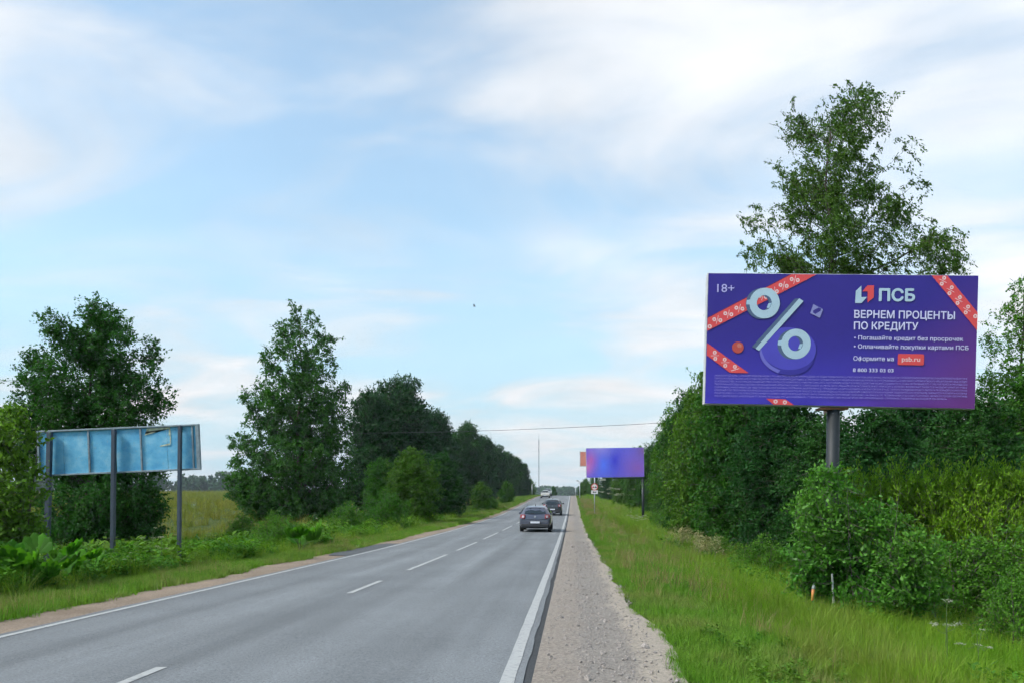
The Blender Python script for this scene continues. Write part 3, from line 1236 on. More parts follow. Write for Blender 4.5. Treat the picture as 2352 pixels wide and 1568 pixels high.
# --- the tall birch behind the big billboard
BIG = [(1957, 209, 32, 26, .8), (1904, 232, 40, 38), (1818, 246, 36, 34, .7), (1803, 314, 30, 45, .6), (1915, 282, 52, 50, 1.2), (1964, 276, 36, 40), (1940, 340, 48, 48),
       (1838, 314, 30, 40, .55), (1803, 374, 30, 30, .45), (1784, 420, 30, 34, .8), (1900, 402, 45, 60), (1890, 472, 60, 60, 1.2), (1817, 454, 45, 45, .8), (2037, 345, 36, 32, .8),
       (2082, 404, 36, 44), (2012, 450, 42, 46, .8), (2044, 489, 36, 40), (1994, 374, 30, 34, .6), (1754, 526, 40, 36), (1690, 588, 26, 36, .9), (1800, 560, 55, 45), (1900, 560, 70, 60, 1.2),
       (1992, 542, 52, 55), (2080, 562, 52, 50), (2165, 508, 50, 32, 1.2), (2206, 545, 34, 44), (2150, 585, 46, 36), (1750, 650, 66, 50), (1900, 680, 90, 70), (2050, 680, 80, 70),
       (2150, 690, 60, 55), (1850, 790, 90, 80), (2000, 800, 90, 80), (2120, 790, 80, 70), (1905, 330, 34, 50), (1925, 240, 40, 40), (1870, 360, 36, 60, .8), (1960, 420, 40, 60, .8), (1860, 530, 60, 60), (1960, 600, 70, 50), (1830, 400, 36, 60, .7)]
BIG = [(p[0] - 4, p[1] + 22, p[2] * 1.12, (p[3] if len(p) > 3 else p[2]) * 1.0) + tuple(p[4:]) for p in BIG]
tree_from_px('birch_tree', 'tall wind-blown birch rising above the big purple billboard', 'tree', BIG, 30.0, 1908, 5, 'birch', 'twig', 84000, .115, .052, .20,
             twig_len=.6, droop=.75, wind=(.5, 0, 0), leaf_jit=.075, shell=.10, ragged=.16, along=.28, radial=.4, twigs_per=34)
# --- the birch behind the blue board
B1 = [(226, 711, 40, 36), (168, 733, 38, 36), (269, 737, 38, 36), (134, 758, 22, 26), (307, 785, 34, 40), (202, 793, 70, 55, 1.2), (88, 818, 34, 30), (75, 876, 40, 40), (168, 875, 62, 60, 1.2),
      (269, 862, 62, 60, 1.2), (352, 860, 30, 40), (365, 913, 34, 32), (288, 937, 62, 60, 1.1), (192, 947, 70, 60, 1.1), (96, 947, 50, 50), (38, 927, 28, 28), (40, 1000, 44, 50), (150, 1050, 62, 60, 1.5),
      (250, 1050, 70, 60, 1.5), (340, 1040, 46, 50, 1.5), (170, 1150, 62, 62, 1.7), (270, 1150, 66, 62, 1.7), (345, 1150, 44, 60, 1.7), (130, 1215, 50, 45, 1.5), (200, 1220, 55, 45, 1.7), (270, 1220, 55, 45, 1.7), (330, 1220, 52, 45, 1.7)]
B1 = [(p[0], p[1] + 6, p[2] * .9, (p[3] if len(p) > 3 else p[2]) * .94) + tuple(p[4:]) for p in B1]
tree_from_px('birch_tree', 'broad dark birch standing behind the blue board', 'tree', B1, 34.0, 215, 8, 'birch_dark', 'twig', 125000, .13, .075, .17,
             twig_len=.6, droop=.25, wind=(.12, 0, .1), leaf_jit=.11, ragged=.2, twigs_per=26)
# --- the pointed birch further along
B2 = [(694, 703, 18, 22), (722, 716, 14, 16), (642, 741, 14, 18), (678, 741, 27, 27), (642, 781, 24, 36), (694, 793, 30, 38), (746, 769, 21, 23), (742, 821, 25, 40), (638, 836, 30, 36),
      (694, 852, 45, 42, 1.2), (602, 888, 25, 26), (574, 905, 18, 18), (662, 908, 54, 52, 1.2), (726, 900, 45, 48), (778, 876, 15, 18), (764, 920, 30, 36), (590, 948, 30, 32), (650, 972, 62, 55, 1.2),
      (730, 972, 56, 55), (774, 980, 30, 45), (550, 1005, 23, 26), (610, 1028, 56, 52), (690, 1040, 68, 60, 1.2), (758, 1040, 48, 50), (540, 1062, 18, 32), (572, 1092, 38, 42), (642, 1100, 62, 55),
      (718, 1108, 62, 55), (776, 1100, 38, 45), (590, 1135, 48, 40, 1.6), (670, 1150, 60, 44, 1.6), (742, 1150, 56, 44, 1.6), (630, 1175, 50, 30, 1.5), (720, 1178, 55, 30, 1.5), (785, 1150, 36, 40, 1.4), (560, 1110, 40, 40, 1.3)]
B2 = [(p[0], p[1] + 4, p[2] * (.84 if p[1] < 900 else .95), (p[3] if len(p) > 3 else p[2]) * .95) + tuple(p[4:]) for p in B2]
tree_from_px('birch_tree', 'tall pointed birch between the blue board and the pines', 'tree', B2, 66.0, 690, 9, 'birch_dark', 'twig', 100000, .23, .13, .26,
             twig_len=.9, droop=.35, leaf_jit=.11, ragged=.2, twigs_per=26)


# --- prototypes for repeated trees
def dense_lobes(seed, h, w, n=26, base=.06, top=.75):
    r = np.random.default_rng(seed)
    out = []
    for i in range(n):
        u = (i + .5) / n
        z = h * (base + (1 - base) * u * .93)
        prof = math.sin(math.pi * (.18 + .80 * u)) ** top
        a = i * 2.4 + r.uniform(-.4, .4)
        rr = w * .5 * prof * r.uniform(.45, .75)
        rad = w * r.uniform(.17, .26) * (.55 + .45 * prof)
        out.append((rr * math.cos(a), rr * math.sin(a), z, rad, rad, rad * r.uniform(.8, 1.1), 1.0))
    for i in range(5):
        z = h * (.2 + .14 * i)
        out.append((0, 0, z, w * .25, w * .25, h * .1, .7))
    return out


dense = [meshes('dense_tree%d' % i, grow(40 + i, dense_lobes(60 + i, 10, 6.4), 10, .16, .17, .10, 52000, twig_len=.7, droop=.35, leaf_jit=.12, ragged=.3, twigs_per=24), 'twig', ('dense', 'dense_b', 'dense_c')[i]) for i in range(3)]


def pine_lobes(seed, h, w, n=34):
    r = np.random.default_rng(seed)
    out = []
    for i in range(n):
        u = (i + .5) / n
        z = h * (.07 + .88 * u)
        prof = math.sqrt(max(0.02, 1 - (max(0, u - .25) / .78) ** 2)) * (.8 + .2 * min(1, u / .25))
        a = i * 2.4 + r.uniform(-.4, .4)
        rr = w * .5 * prof * r.uniform(.5, .74)
        rad = w * r.uniform(.13, .2)
        out.append((rr * math.cos(a), rr * math.sin(a), z, rad, rad, rad * .8, 1.0))
    out.append((0, 0, h * .5, w * .25, w * .25, h * .3, 1.5))
    return out


pines = [meshes('pine_tree%d' % i, grow(80 + i, pine_lobes(90 + i, 14, 7.5), 14, .22, .28, .12, 60000, twig_len=.8, droop=-.15, leaf_jit=.12, upright=.2, trunk_top=.95), 'twig', 'pine') for i in range(2)]
shrubs = [meshes('shrub%d' % i, grow(120 + i, dense_lobes(130 + i, 3.0, 3.4, 14, .12, .6), 3.0, .06, .10, .055, 11000, twig_len=.4, droop=.1, leaf_jit=.13, stems=3, spread_base=.3), 'bark', 'bush') for i in range(2)]


def put(proto_m, name, label, cat, X, Y, h, h0, wide=1.0, rot=0.0, group=None, sink=.1, names=('trunk', 'crown')):
    k = h / h0
    return plant(name, label, cat, (X, Y, gz(X, Y) - sink), proto_m, None, None, group, rot, (k * wide, k * wide, k), names)


# right-hand wood: (px, Y, top px, width factor, kind, label)
RW = [
    (2010, 24, 900, 1.0, 2, 'dark leafy tree directly behind the big billboard pole'),
    (1900, 27, 930, 1.0, 2, 'low leafy tree seen just left of the big billboard pole'),
    (2120, 29, 850, 1.1, 2, 'leafy tree behind the right half of the big billboard'),
    (2330, 31, 905, 1.1, 2, 'leafy tree above the willow thicket at the right edge'),
    (2230, 25, 880, 1.1, 2, 'dark leafy tree behind the right end of the big billboard'),
    (2420, 27, 800, 1.1, 0, 'leafy tree at the right edge of the picture, beyond the willow thicket'),
    (1800, 31, 860, 1.0, 2, 'leafy tree behind the left half of the big billboard'),
    (1700, 39, 810, .95, 0, 'leafy tree at the left edge of the big billboard'),
    (1640, 46, 820, .85, 1, 'leafy tree whose rounded top meets the left edge of the big billboard'),
    (1588, 54, 875, .75, 2, 'leafy tree second in line beyond the big billboard'),
    (1545, 64, 930, .70, 0, 'leafy tree third in line beyond the big billboard'),
    (1532, 86, 985, .70, 1, 'leafy tree just right of the second billboard pole'),
    (1500, 97, 1005, .75, 2, 'leafy tree right behind the second billboard pole'),
    (1464, 112, 1016, .8, 0, 'leafy tree whose tip shows above the second billboard'),
    (1430, 128, 1050, .85, 1, 'leafy tree hidden behind the second billboard'),
    (1395, 152, 1075, .9, 2, 'leafy tree seen under the second billboard'),
    (1366, 178, 1085, .9, 0, 'leafy tree behind the round traffic sign'),
    (1345, 205, 1095, 1.0, 1, 'last leafy tree of the row before the crest'),
]
for i, (px, Y, top, wd, k, lab) in enumerate(RW):
    X = PX(px, Y)
    zb = gz(X, Y)
    h = PZ(top, Y) - zb
    put(dense[k], 'leafy_tree', lab, 'tree', X, Y, h, 10.0, wd, i * 1.7, 'trees of the wood on the billboard side')
# the pale birch at the right picture edge
B3 = [(2330, 690, 30, 40, .8), (2345, 760, 40, 40), (2275, 770, 24, 40, .7), (2300, 850, 50, 50), (2360, 850, 50, 50), (2265, 880, 30, 50), (2320, 940, 60, 50), (2400, 720, 50, 60), (2400, 900, 60, 60), (2380, 640, 30, 30), (2300, 1000, 60, 60), (2400, 1000, 60, 60)]
tree_from_px('birch_tree', 'pale thin birch at the right edge beside the big billboard', 'tree', B3, 34.0, 2350, 15, 'bush', 'twig', 15000, .13, .07, .13,
             twig_len=.55, droop=.5, wind=(.2, 0, 0), leaf_jit=.1)

# left pines: px, Y, top, width
PN = [(855, 80, 895, .85, 'pine beside the pointed birch'), (915, 86, 868, .95, 'tallest dark pine of the row'), (960, 98, 935, .75, 'pine to the right of the tallest pine'),
      (1003, 104, 942, .8, 'pine with a separate rounded top in the row'), (1040, 122, 990, .8, 'low pine between two rounded pines'), (1075, 126, 970, .85, 'pine with the last high rounded top'),
      (1110, 142, 1000, .85, 'pine on the falling part of the row'), (1138, 156, 1022, .9, 'pine fourth from the crest end of the row'), (1162, 172, 1035, .9, 'pine third from the crest end of the row'),
      (1185, 186, 1048, .9, 'pine second from the crest end of the row'), (1202, 200, 1062, .85, 'last pine of the row before the mast')]
for i, (px, Y, top, wd, lab) in enumerate(PN):
    X = PX(px, Y)
    h = PZ(top, Y) - gz(X, Y)
    put(pines[i % 2], 'pine_tree', 'dark ' + lab if not lab.startswith('tallest') else lab, 'tree', X, Y, h, 14.0, wd * 1.1, i * 2.1, 'pines in a row along the oncoming side')
# bushes on the left: px, Y, top px, wide, label, proto set
BL = [(880, 56, 1040, .9, 'rounded leafy bush in front of the pines, nearest the pointed birch'), (945, 55, 1016, .95, 'tall rounded leafy bush in front of the tallest pine'),
      (1012, 66, 1030, .95, 'rounded leafy bush in front of the row of pines, nearest the road'), (890, 47, 1120, .9, 'low dark bush at the foot of the rounded leafy bushes'),
      (1105, 96, 1100, 1.0, 'small bush on the grass bank below the pines'), (1130, 90, 1138, 1.1, 'low spreading bush on the grass bank below the pines'), (1165, 118, 1100, 1.0, 'small bush at the foot of the far pines'),
      (635, 31, 1170, 1.15, 'low dark bush at the foot of the pointed birch'), (560, 38, 1175, 1.0, 'low bush at the left foot of the pointed birch'), (800, 44, 1150, 1.1, 'low bush at the right foot of the pointed birch')]
for i, (px, Y, top, wd, lab) in enumerate(BL):
    X = PX(px, Y)
    h = PZ(top, Y) - gz(X, Y)
    put(dense[i % 3] if h > 3.5 else shrubs[i % 2], 'leafy_bush', lab, 'bush', X, Y, h, 10.0 if h > 3.5 else 3.0, wd * (1.15 if h > 3.5 else 1), i * 1.3, 'bushes along the oncoming side', names=('trunk', 'foliage'))
# dark small shrubs on the right
BR = [(1525, 60, 1160, 1.0, 'small light green bush at the foot of the second billboard pole'), (1655, 33, 1222, .9, 'small dark bush beside the creamy meadow flowers'), (1755, 24, 1225, 1.2, 'low bush at the foot of the wood, left of the big billboard pole'),
      (2205, 15.2, 1225, 1.15, 'light green shrub in front of the willow thicket'), (2310, 14.6, 1205, 1.15, 'light green shrub in front of the willow thicket at the right edge'),
      (2330, 11.5, 1290, .75, 'leafy shrub at the lower right edge of the picture')]
for i, (px, Y, top, wd, lab) in enumerate(BR):
    X = PX(px, Y)
    h = PZ(top, Y) - gz(X, Y)
    put(shrubs[(i + 1) % 2], 'leafy_bush', lab, 'bush', X, Y, h, 3.0, wd, 2 + i * 1.1, 'small bushes on the billboard side', names=('trunk', 'foliage'))

# bright tree-like bush at the left picture edge
E1 = [(15, 950, 28, 34), (38, 985, 28, 36), (-25, 1000, 46, 50), (20, 1050, 44, 42), (66, 1082, 26, 20), (-20, 1110, 56, 50), (45, 1130, 36, 40), (10, 1180, 54, 50), (62, 1215, 32, 40), (-40, 1180, 50, 60), (20, 1245, 60, 40)]
tree_from_px('leafy_bush', 'bright green tall bush overlapping the left end of the blue board', 'bush', E1, 19.5, 15, 31, 'bright', 'bark', 11000, .12, .075, .06, stems=3, spread_base=.3, droop=.0, twig_len=.45, leaf_jit=.14)
# sallow bush in front of the billboard pole
SB = [(1890, 1088, 24, 22), (1932, 1092, 16, 24, .7), (1902, 1120, 30, 30, .7), (1852, 1165, 34, 36), (1905, 1190, 44, 40), (1872, 1235, 56, 50), (1962, 1190, 52, 44), (2040, 1195, 52, 44), (1842, 1290, 40, 44), (1930, 1290, 70, 60),
      (2045, 1290, 74, 66), (2105, 1262, 46, 46), (1950, 1375, 78, 56), (2060, 1365, 74, 60), (2110, 1350, 40, 60), (1860, 1345, 40, 44)]
tree_from_px('sallow_bush', 'round-leaved light green bush in front of the big billboard pole', 'bush', SB, 13.2, 1985, 33, 'sallow', 'bark', 19000, .085, .046, .03, stems=4, spread_base=.25, droop=.0, upright=.25, twig_len=.32, leaf_jit=.13)
# willow thicket right of it
WA = [(1985, 1150, 56, 50), (2060, 1140, 60, 46), (2135, 1130, 60, 46), (2010, 1220, 70, 60), (2110, 1220, 80, 70), (2060, 1300, 80, 50), (2150, 1300, 80, 50)]
WB = [(2205, 1135, 60, 46), (2275, 1125, 60, 46), (2345, 1130, 60, 46), (2200, 1220, 80, 70), (2300, 1220, 80, 70), (2230, 1310, 80, 50), (2330, 1300, 80, 50)]
WC = [(2420, 1130, 60, 50), (2480, 1140, 60, 50), (2420, 1220, 80, 70), (2440, 1300, 80, 50)]
for i, (lb, px0, Y, lab) in enumerate(((WA, 2080, 18.5, 'upright yellowish willow thicket right of the big billboard pole'), (WB, 2275, 18.0, 'upright yellowish willow thicket under the right end of the big billboard'),
                                       (WC, 2440, 18.5, 'upright yellowish willow thicket cut by the right picture edge'))):
    tree_from_px('willow_bush', lab, 'bush', lb, Y, px0, 51 + i, 'willow', 'twig', 26000 if i < 2 else 10000, .10, .030, .026, group='willow bushes under the big billboard', stems=5, spread_base=.45, droop=0, upright=1.0, twig_len=.42, leaf_jit=.06, shell=.3, radial=.2, twigs_per=22)

# far woods (a mass nobody could count)


def far_wood(name, label, spots, seed, leaf='far', size=.9, per=260):
    r = np.random.default_rng(seed)
    P, LL = [], []
    for (x, y, h, w) in spots:
        n = per
        u = r.uniform(0, 1, n)
        a = r.uniform(0, 6.283, n)
        prof = np.sin(np.pi * (.15 + .83 * u)) ** .7
        rr = w * .5 * prof * np.sqrt(r.uniform(.3, 1, n))
        zb = gz(x, y)
        P.append(np.stack([x + rr * np.cos(a), y + rr * np.sin(a), zb + h * u], -1))
    P = np.concatenate(P)
    n = len(P)
    V, F = leaf_quads(P, r.normal(0, 1, (n, 3)), r.normal(0, 1, (n, 3)), size * r.uniform(.7, 1.6, n), size * .8 * r.uniform(.7, 1.3, n))
    o = link(bpy.data.objects.new(name, np_mesh(name, V, F, [M[leaf]])))
    return tag(o, label, 'wood', kind='stuff')


rw = np.random.default_rng(77)
far_wood('far_wood', 'distant line of trees beyond the golden field', [(PX(px, Y), Y, rw.uniform(9, 16), rw.uniform(9, 15)) for px, Y in zip(rw.uniform(-200, 620, 90), rw.uniform(520, 600, 90))], 1, size=2.2)
far_wood('horizon_wood', 'bluish distant forest seen beyond the road crest', [(PX(px, Y), Y, PZ(rw.uniform(1117, 1127), Y) - gz(PX(px, Y), Y), rw.uniform(16, 26)) for px, Y in zip(rw.uniform(1150, 1460, 110), rw.uniform(900, 1150, 110))], 2, size=3.5)
for (px, Y, top, wd, lab, k) in [(1272, 240, 1113, .9, 'lone dark tree beyond the crest beside the oncoming cars', 0), (1262, 255, 1122, 1.0, 'low tree beyond the crest behind the oncoming cars', 1), (1336, 225, 1105, .8, 'small tree at the right of the crest', 2), (1218, 212, 1095, .9, 'low tree at the end of the pine row', 1)]:
    X = PX(px, Y)
    put(dense[k], 'leafy_tree', lab, 'tree', X, Y, PZ(top, Y) - gz(X, Y), 10.0, wd, Y)


# hogweed and umbel plants
def hogweed_leaf_mesh(seed):
    """a large lobed leaf fan, folded along its veins"""
    r = np.random.default_rng(seed)
    V, F = [], []
    n = 7
    for lobe in range(n):
        a = (lobe - (n - 1) / 2) * .42
        L_ = .42 * (1 - .06 * abs(lobe - 3) ** 1.3)
        d = Vector((math.sin(a), 0, math.cos(a)))
        sd = Vector((math.cos(a), 0, -math.sin(a)))
        prof = [(0, .0), (.3, .055), (.5, .11), (.62, .085), (.75, .11), (.88, .06), (1, .0)]
        b = len(V)
        for (u, w) in prof:
            c = d * L_ * u
            back = .10 * u * u
            V += [tuple(c - sd * w + Vector((0, .02 - back, 0))), tuple(c + Vector((0, -back, 0))), tuple(c + sd * w + Vector((0, .02 - back, 0)))]
        for k in range(len(prof) - 1):
            i = b + 3 * k
            F += [(i, i + 1, i + 4, i + 3), (i + 1, i + 2, i + 5, i + 4)]
    return np_mesh('hogweed_leaf', np.array(V), np.array(F), [M['hogweed']], True)


HLEAF = [hogweed_leaf_mesh(i) for i in range(2)]


def hogweed(X, Y, size, label, seed):
    r = random.Random(seed)
    o = thing('hogweed_plant', label, 'plant', (X, Y, gz(X, Y)), (0, 0, 0), 'hogweed plants on the verge')
    for k in range(9):
        a = k * 2.4 + r.uniform(-.3, .3)
        ln = r.uniform(.3, .75) * size
        h = r.uniform(.25, .8) * size
        tip = Vector((math.cos(a) * ln * .7, math.sin(a) * ln * .7, h))
        MB().tube([(0, 0, 0), (tip.x * .4, tip.y * .4, h * .65), tip], [.016, .012, .008], 5).build('stalk', M['stem'], o, True)
        lf = link(bpy.data.objects.new('leaf', HLEAF[k % 2]), o)
        lf.location = tip
        lf.rotation_euler = (r.uniform(-1.15, -.35), r.uniform(-.2, .2), a - math.pi / 2)
        sc = size * r.uniform(.65, 1.1)
        lf.scale = (sc, sc, sc)
    return o


for i, (px, Y, sz, lab) in enumerate([(75, 15.0, 1.25, 'big bright lobed hogweed leaves in front of the left blue board post'), (165, 16.5, 1.0, 'smaller lobed hogweed plant between the blue board posts'), (15, 14.6, 1.1, 'lobed hogweed plant at the left picture edge'), (690, 27, 1.2, 'lobed hogweed plant on the verge below the pointed birch')]):
    hogweed(PX(px, Y), Y, sz, lab, i)


def umbel_mesh(seed, mat, h, nu, ur, cream=False):
    r = np.random.default_rng(seed)
    w = MB()
    P = []
    w.tube([(0, 0, -.1), (.02, 0, h * .5), (r.normal(0, .05), r.normal(0, .05), h * .93)], [.008, .006, .004], 5)
    for k in range(nu):
        a = k * 2.4
        z0 = h * r.uniform(.45, .8)
        out = r.uniform(.08, .28) * h * (.3 if k == 0 else 1)
        top = np.array([math.cos(a) * out, math.sin(a) * out, h * (1.0 if k == 0 else r.uniform(.62, .98))])
        w.tube([(0, 0, z0), tuple(top * np.array([.6, .6, 1]) - np.array([0, 0, .08])), tuple(top)], [.005, .004, .003], 4)
        n = 46
        q = r.normal(0, 1, (n, 3)) * np.array([ur * .5, ur * .5, ur * (.5 if cream else .13)])
        D = r.normal(0, 1, (n, 3)) * np.array([1, 1, .35])
        V, F = leaf_quads(top + q, D, np.array([0, 0, 1.0]) + r.normal(0, .3, (n, 3)), ur * .34 * r.uniform(.7, 1.3, n), ur * .3 * r.uniform(.7, 1.3, n))
        P.append(np_mesh('flower_head', V, F, [M[mat]]))
    me = bpy.data.meshes.new('stem')
    me.from_pydata(w.v, [], w.f)
    me.materials.append(M['stem'])
    return me, P


UMB = [umbel_mesh(i, 'umbel', 1.1, 4, .06) for i in range(3)]
UMBF = [umbel_mesh(10 + i, 'umbel', 1.5, 4, .17) for i in range(2)]
CRM = [umbel_mesh(20 + i, 'cream', .9, 5, .13, True) for i in range(3)]


def flower(protos, i, X, Y, k, label, group, rot=0):
    o = thing('flowering_plant', label, 'plant', (X, Y, gz(X, Y)), (0, 0, rot), group)
    o.scale = (k, k, k)
    link(bpy.data.objects.new('stem', protos[i % len(protos)][0]), o)
    for hm in protos[i % len(protos)][1]:
        link(bpy.data.objects.new('flower_head', hm), o)['kind'] = 'stuff'


fr = random.Random(5)
flower(UMB, 0, PX(2172, 9.4), 9.4, 1.0, 'white umbel plant with tall branching stem in the lower right grass', 'white umbels in the near ditch')
for i, (px, Y) in enumerate([(2245, 9.2)]):
    flower(UMB, i + 1, PX(px, Y), Y, .75, ['white umbel plant near the lower right edge of the picture', 'short white umbel plant below the round-leaved bush', 'white umbel plant beside the lower right shrub'][i], 'white umbels in the near ditch', i)
for i, (px, Y) in enumerate([(1382, 118), (1404, 116), (1420, 112), (1441, 114), (1456, 111)]):
    flower(UMBF, i, PX(px, Y), Y, fr.uniform(1.7, 2.2), 'tall white hogweed flowers on the verge crest under the second billboard', 'hogweed flowers under the second billboard', i)
for i, (px, Y) in enumerate([(1448, 66), (1455, 63), (1462, 66), (1470, 61), (1477, 64), (1484, 66)]):
    flower(UMBF, i, PX(px, Y), Y, fr.uniform(.6, .8), 'low white flowers around the foot of the second billboard pole', 'white flowers at the second billboard pole', i)
for i in range(16):
    u = i / 15
    px, Y = 1545 + 95 * u + fr.uniform(-8, 8), 36 - 9 * u + fr.uniform(-1, 1)
    flower(CRM, i, PX(px, Y), Y, fr.uniform(.9, 1.25), 'creamy meadow flowers in the verge at the foot of the wood', 'creamy meadow flowers', i)
for i, (px, Y) in enumerate([(370, 19.0), (350, 24), (300, 17.4), (730, 33)]):
    flower(UMB, i, PX(px, Y), Y, [.9, 1.2, .6, 1.1][i], ['white flowering plant beside the right blue board post', 'white flowering plant behind the blue board posts', 'small white flowering plant in the rough grass under the blue board', 'white flowering plant on the verge below the pines'][i], 'white flowers on the oncoming side', i)

# ------------------------------------------------------------------ big billboard
PB = {}


def poster_mat(name):
    m, N, L, b = new_mat(name)
    tc = N.new('ShaderNodeTexCoord')
    sp = N.new('ShaderNodeSeparateXYZ')
    L.new(tc.outputs['Generated'], sp.inputs[0])
    # printed gradient: indigo, brighter blue low on the left half, plum towards the lower right
    mixA = N.new('ShaderNodeMix')
    mixA.data_type = 'RGBA'
    mixA.inputs[6].default_value = c4(srgb(78, 62, 226, .50))
    mixA.inputs[7].default_value = c4(srgb(54, 32, 174, .50))
    mr = N.new('ShaderNodeMapRange')
    mr.interpolation_type = 'SMOOTHSTEP'
    mr.inputs['From Min'].default_value = 0.0
    mr.inputs['From Max'].default_value = .62
    L.new(sp.outputs[2], mr.inputs['Value'])
    L.new(mr.outputs[0], mixA.inputs[0])
    mixB = N.new('ShaderNodeMix')
    mixB.data_type = 'RGBA'
    L.new(mixA.outputs[2], mixB.inputs[6])
    mixB.inputs[7].default_value = c4(srgb(138, 52, 160, .48))
    ad = N.new('ShaderNodeMath')
    ad.operation = 'MULTIPLY_ADD'
    L.new(sp.outputs[2], ad.inputs[0])
    ad.inputs[1].default_value = -.55
    L.new(sp.outputs[0], ad.inputs[2])
    mr2 = N.new('ShaderNodeMapRange')
    mr2.interpolation_type = 'SMOOTHSTEP'
    mr2.inputs['From Min'].default_value = .30
    mr2.inputs['From Max'].default_value = 1.05
    L.new(ad.outputs[0], mr2.inputs['Value'])
    L.new(mr2.outputs[0], mixB.inputs[0])
    L.new(mixB.outputs[2], b.inputs['Base Color'])
    b.inputs['Roughness'].default_value = .5
    nz = N.new('ShaderNodeTexNoise')
    nz.inputs['Scale'].default_value = 1.3
    nz.inputs['Detail'].default_value = 4
    L.new(tc.outputs['Object'], nz.inputs['Vector'])
    bp = N.new('ShaderNodeBump')
    bp.inputs['Strength'].default_value = .25
    bp.inputs['Distance'].default_value = .05
    L.new(nz.outputs['Fac'], bp.inputs['Height'])
    L.new(bp.outputs[0], b.inputs['Normal'])
    return m


def ink(name, col, rough=.5):
    return plain(name, col, rough, 0, .04, 3)


K = {'white': ink('white_ink', srgb(214, 212, 246, 0.86)), 'lav': ink('lavender_ink', srgb(196, 190, 246, 0.8)), 'fine': ink('fine_print_ink', srgb(160, 148, 232, 0.8)), 'pale': ink('pale_blue_ink', srgb(186, 212, 228, 0.8)),
     'red': ink('red_ink', srgb(238, 78, 80, 0.74)), 'redw': ink('pinkish_white_ink', srgb(246, 214, 214, 0.75)), 'face': ink('silver_ink', srgb(176, 202, 216, 0.86)), 'side': ink('dark_silver_ink', srgb(92, 116, 152, 0.6)),
     'sidel': ink('light_silver_ink', srgb(170, 200, 220, 0.85)), 'disc': ink('blue_disc_ink', srgb(92, 84, 224, 0.55)), 'disclo': ink('deep_blue_disc_ink', srgb(64, 52, 190, 0.5)), 'discrim': ink('disc_rim_ink', srgb(140, 136, 250, 0.5)),
     'ball': ink('coral_ball_ink', srgb(238, 92, 78, 0.5)), 'ballhi': ink('coral_highlight_ink', srgb(250, 150, 130, 0.5)), 'hole': ink('indigo_ink', srgb(60, 44, 168, 0.5)), 'cube': ink('cube_ink', srgb(176, 178, 244, 0.5)),
     'redsh': ink('crimson_ink', srgb(150, 24, 70, 0.5)), 'gear': ink('grey_ink', srgb(120, 96, 130, 0.5))}

# print layout is measured on a 2352 x 1232 enlargement; map its corners to the sheet
QUAD = [(78, 60), (2295, 86), (2298, 1172), (54, 1112)]
BW, BH = 5.96, 2.96


def _homog():
    dst = [(-BW / 2, BH), (BW / 2, BH), (BW / 2, 0), (-BW / 2, 0)]
    A, bb = [], []
    for (x, y), (u, v) in zip(QUAD, dst):
        A.append([x, y, 1, 0, 0, 0, -u * x, -u * y])
        bb.append(u)
        A.append([0, 0, 0, x, y, 1, -v * x, -v * y])
        bb.append(v)
    h = np.linalg.solve(np.array(A, float), np.array(bb, float))
    return np.append(h, 1).reshape(3, 3)


HM = _homog()


def Q(x, y):
    p = HM @ np.array([x, y, 1.0])
    return p[0] / p[2], p[1] / p[2]


bb_loc = Vector((7.39, 17.25, PZ(931, 17.25)))
bb_rot = Euler((0, math.radians(2.05), math.radians(-4.8)), 'ZYX')
pole_x = PX(1911, 17.45)
BB = thing('billboard', 'big purple billboard with percent sign advert on a thick dark pole', 'billboard', (pole_x, 17.45, gz(pole_x, 17.45)))
off = Vector((pole_x, 17.45, gz(pole_x, 17.45)))


def wrinkled_sheet(name, mat, parent):
    nx, nz = 60, 30
    V, F = [], []
    r = np.random.default_rng(4)
    for j in range(nz + 1):
        for i in range(nx + 1):
            x = -BW / 2 + BW * i / nx
            z = BH * j / nz
            e = min(z, BH - z)
            y = .012 * math.exp(-e * 9) * (math.sin(x * 7.3 + z * 3) + math.sin(x * 3.1 - 2)) * .45 + (.010 * math.exp(-(z - .10) ** 2 / .003) * math.sin(x * 2.0 + 1.1))
            V.append((x, y, z))
    for j in range(nz):
        for i in range(nx):
            a = j * (nx + 1) + i
            F.append((a, a + 1, a + nx + 2, a + nx + 1))
    me = np_mesh(name, np.array(V), np.array(F), [mat], True)
    return link(bpy.data.objects.new(name, me), parent)


def board_frame(o):
    o.location = bb_loc - off
    o.rotation_euler = bb_rot
    o.rotation_mode = 'ZYX'


panel = MB().box(-BW / 2 - .02, BW / 2 + .02, .03, .22, -.02, BH + .02).build('panel', M['white_edge'], BB, bevel=.012)
panel.rotation_mode = 'ZYX'
panel.location = bb_loc - off
panel.rotation_euler = (0, math.radians(1.6), math.radians(-3.6))
PANEL = panel
sheet = wrinkled_sheet('poster', poster_mat('poster_print'), BB)
sheet.rotation_mode = 'ZYX'
sheet.location = panel.location
sheet.rotation_euler = panel.rotation_euler
SHEET = sheet


def flat(name, polys, mat, layer):
    """flat print on the sheet, polys in layout units"""
    mb = MB()
    for p in polys:
        mb.poly([(Q(*q)[0], -.013 - .0007 * layer, Q(*q)[1]) for q in p])
    return mb.build(name, K[mat], SHEET)


def ell(cx, cy, rx, ry, n=40, rot=0, a0=0, a1=6.28318):
    out = []
    for k in range(n + (0 if abs(a1 - a0) > 6.28 else 1)):
        a = a0 + (a1 - a0) * k / n
        x, y = rx * math.cos(a), ry * math.sin(a)
        out.append((cx + x * math.cos(rot) - y * math.sin(rot), cy + x * math.sin(rot) + y * math.cos(rot)))
    return out


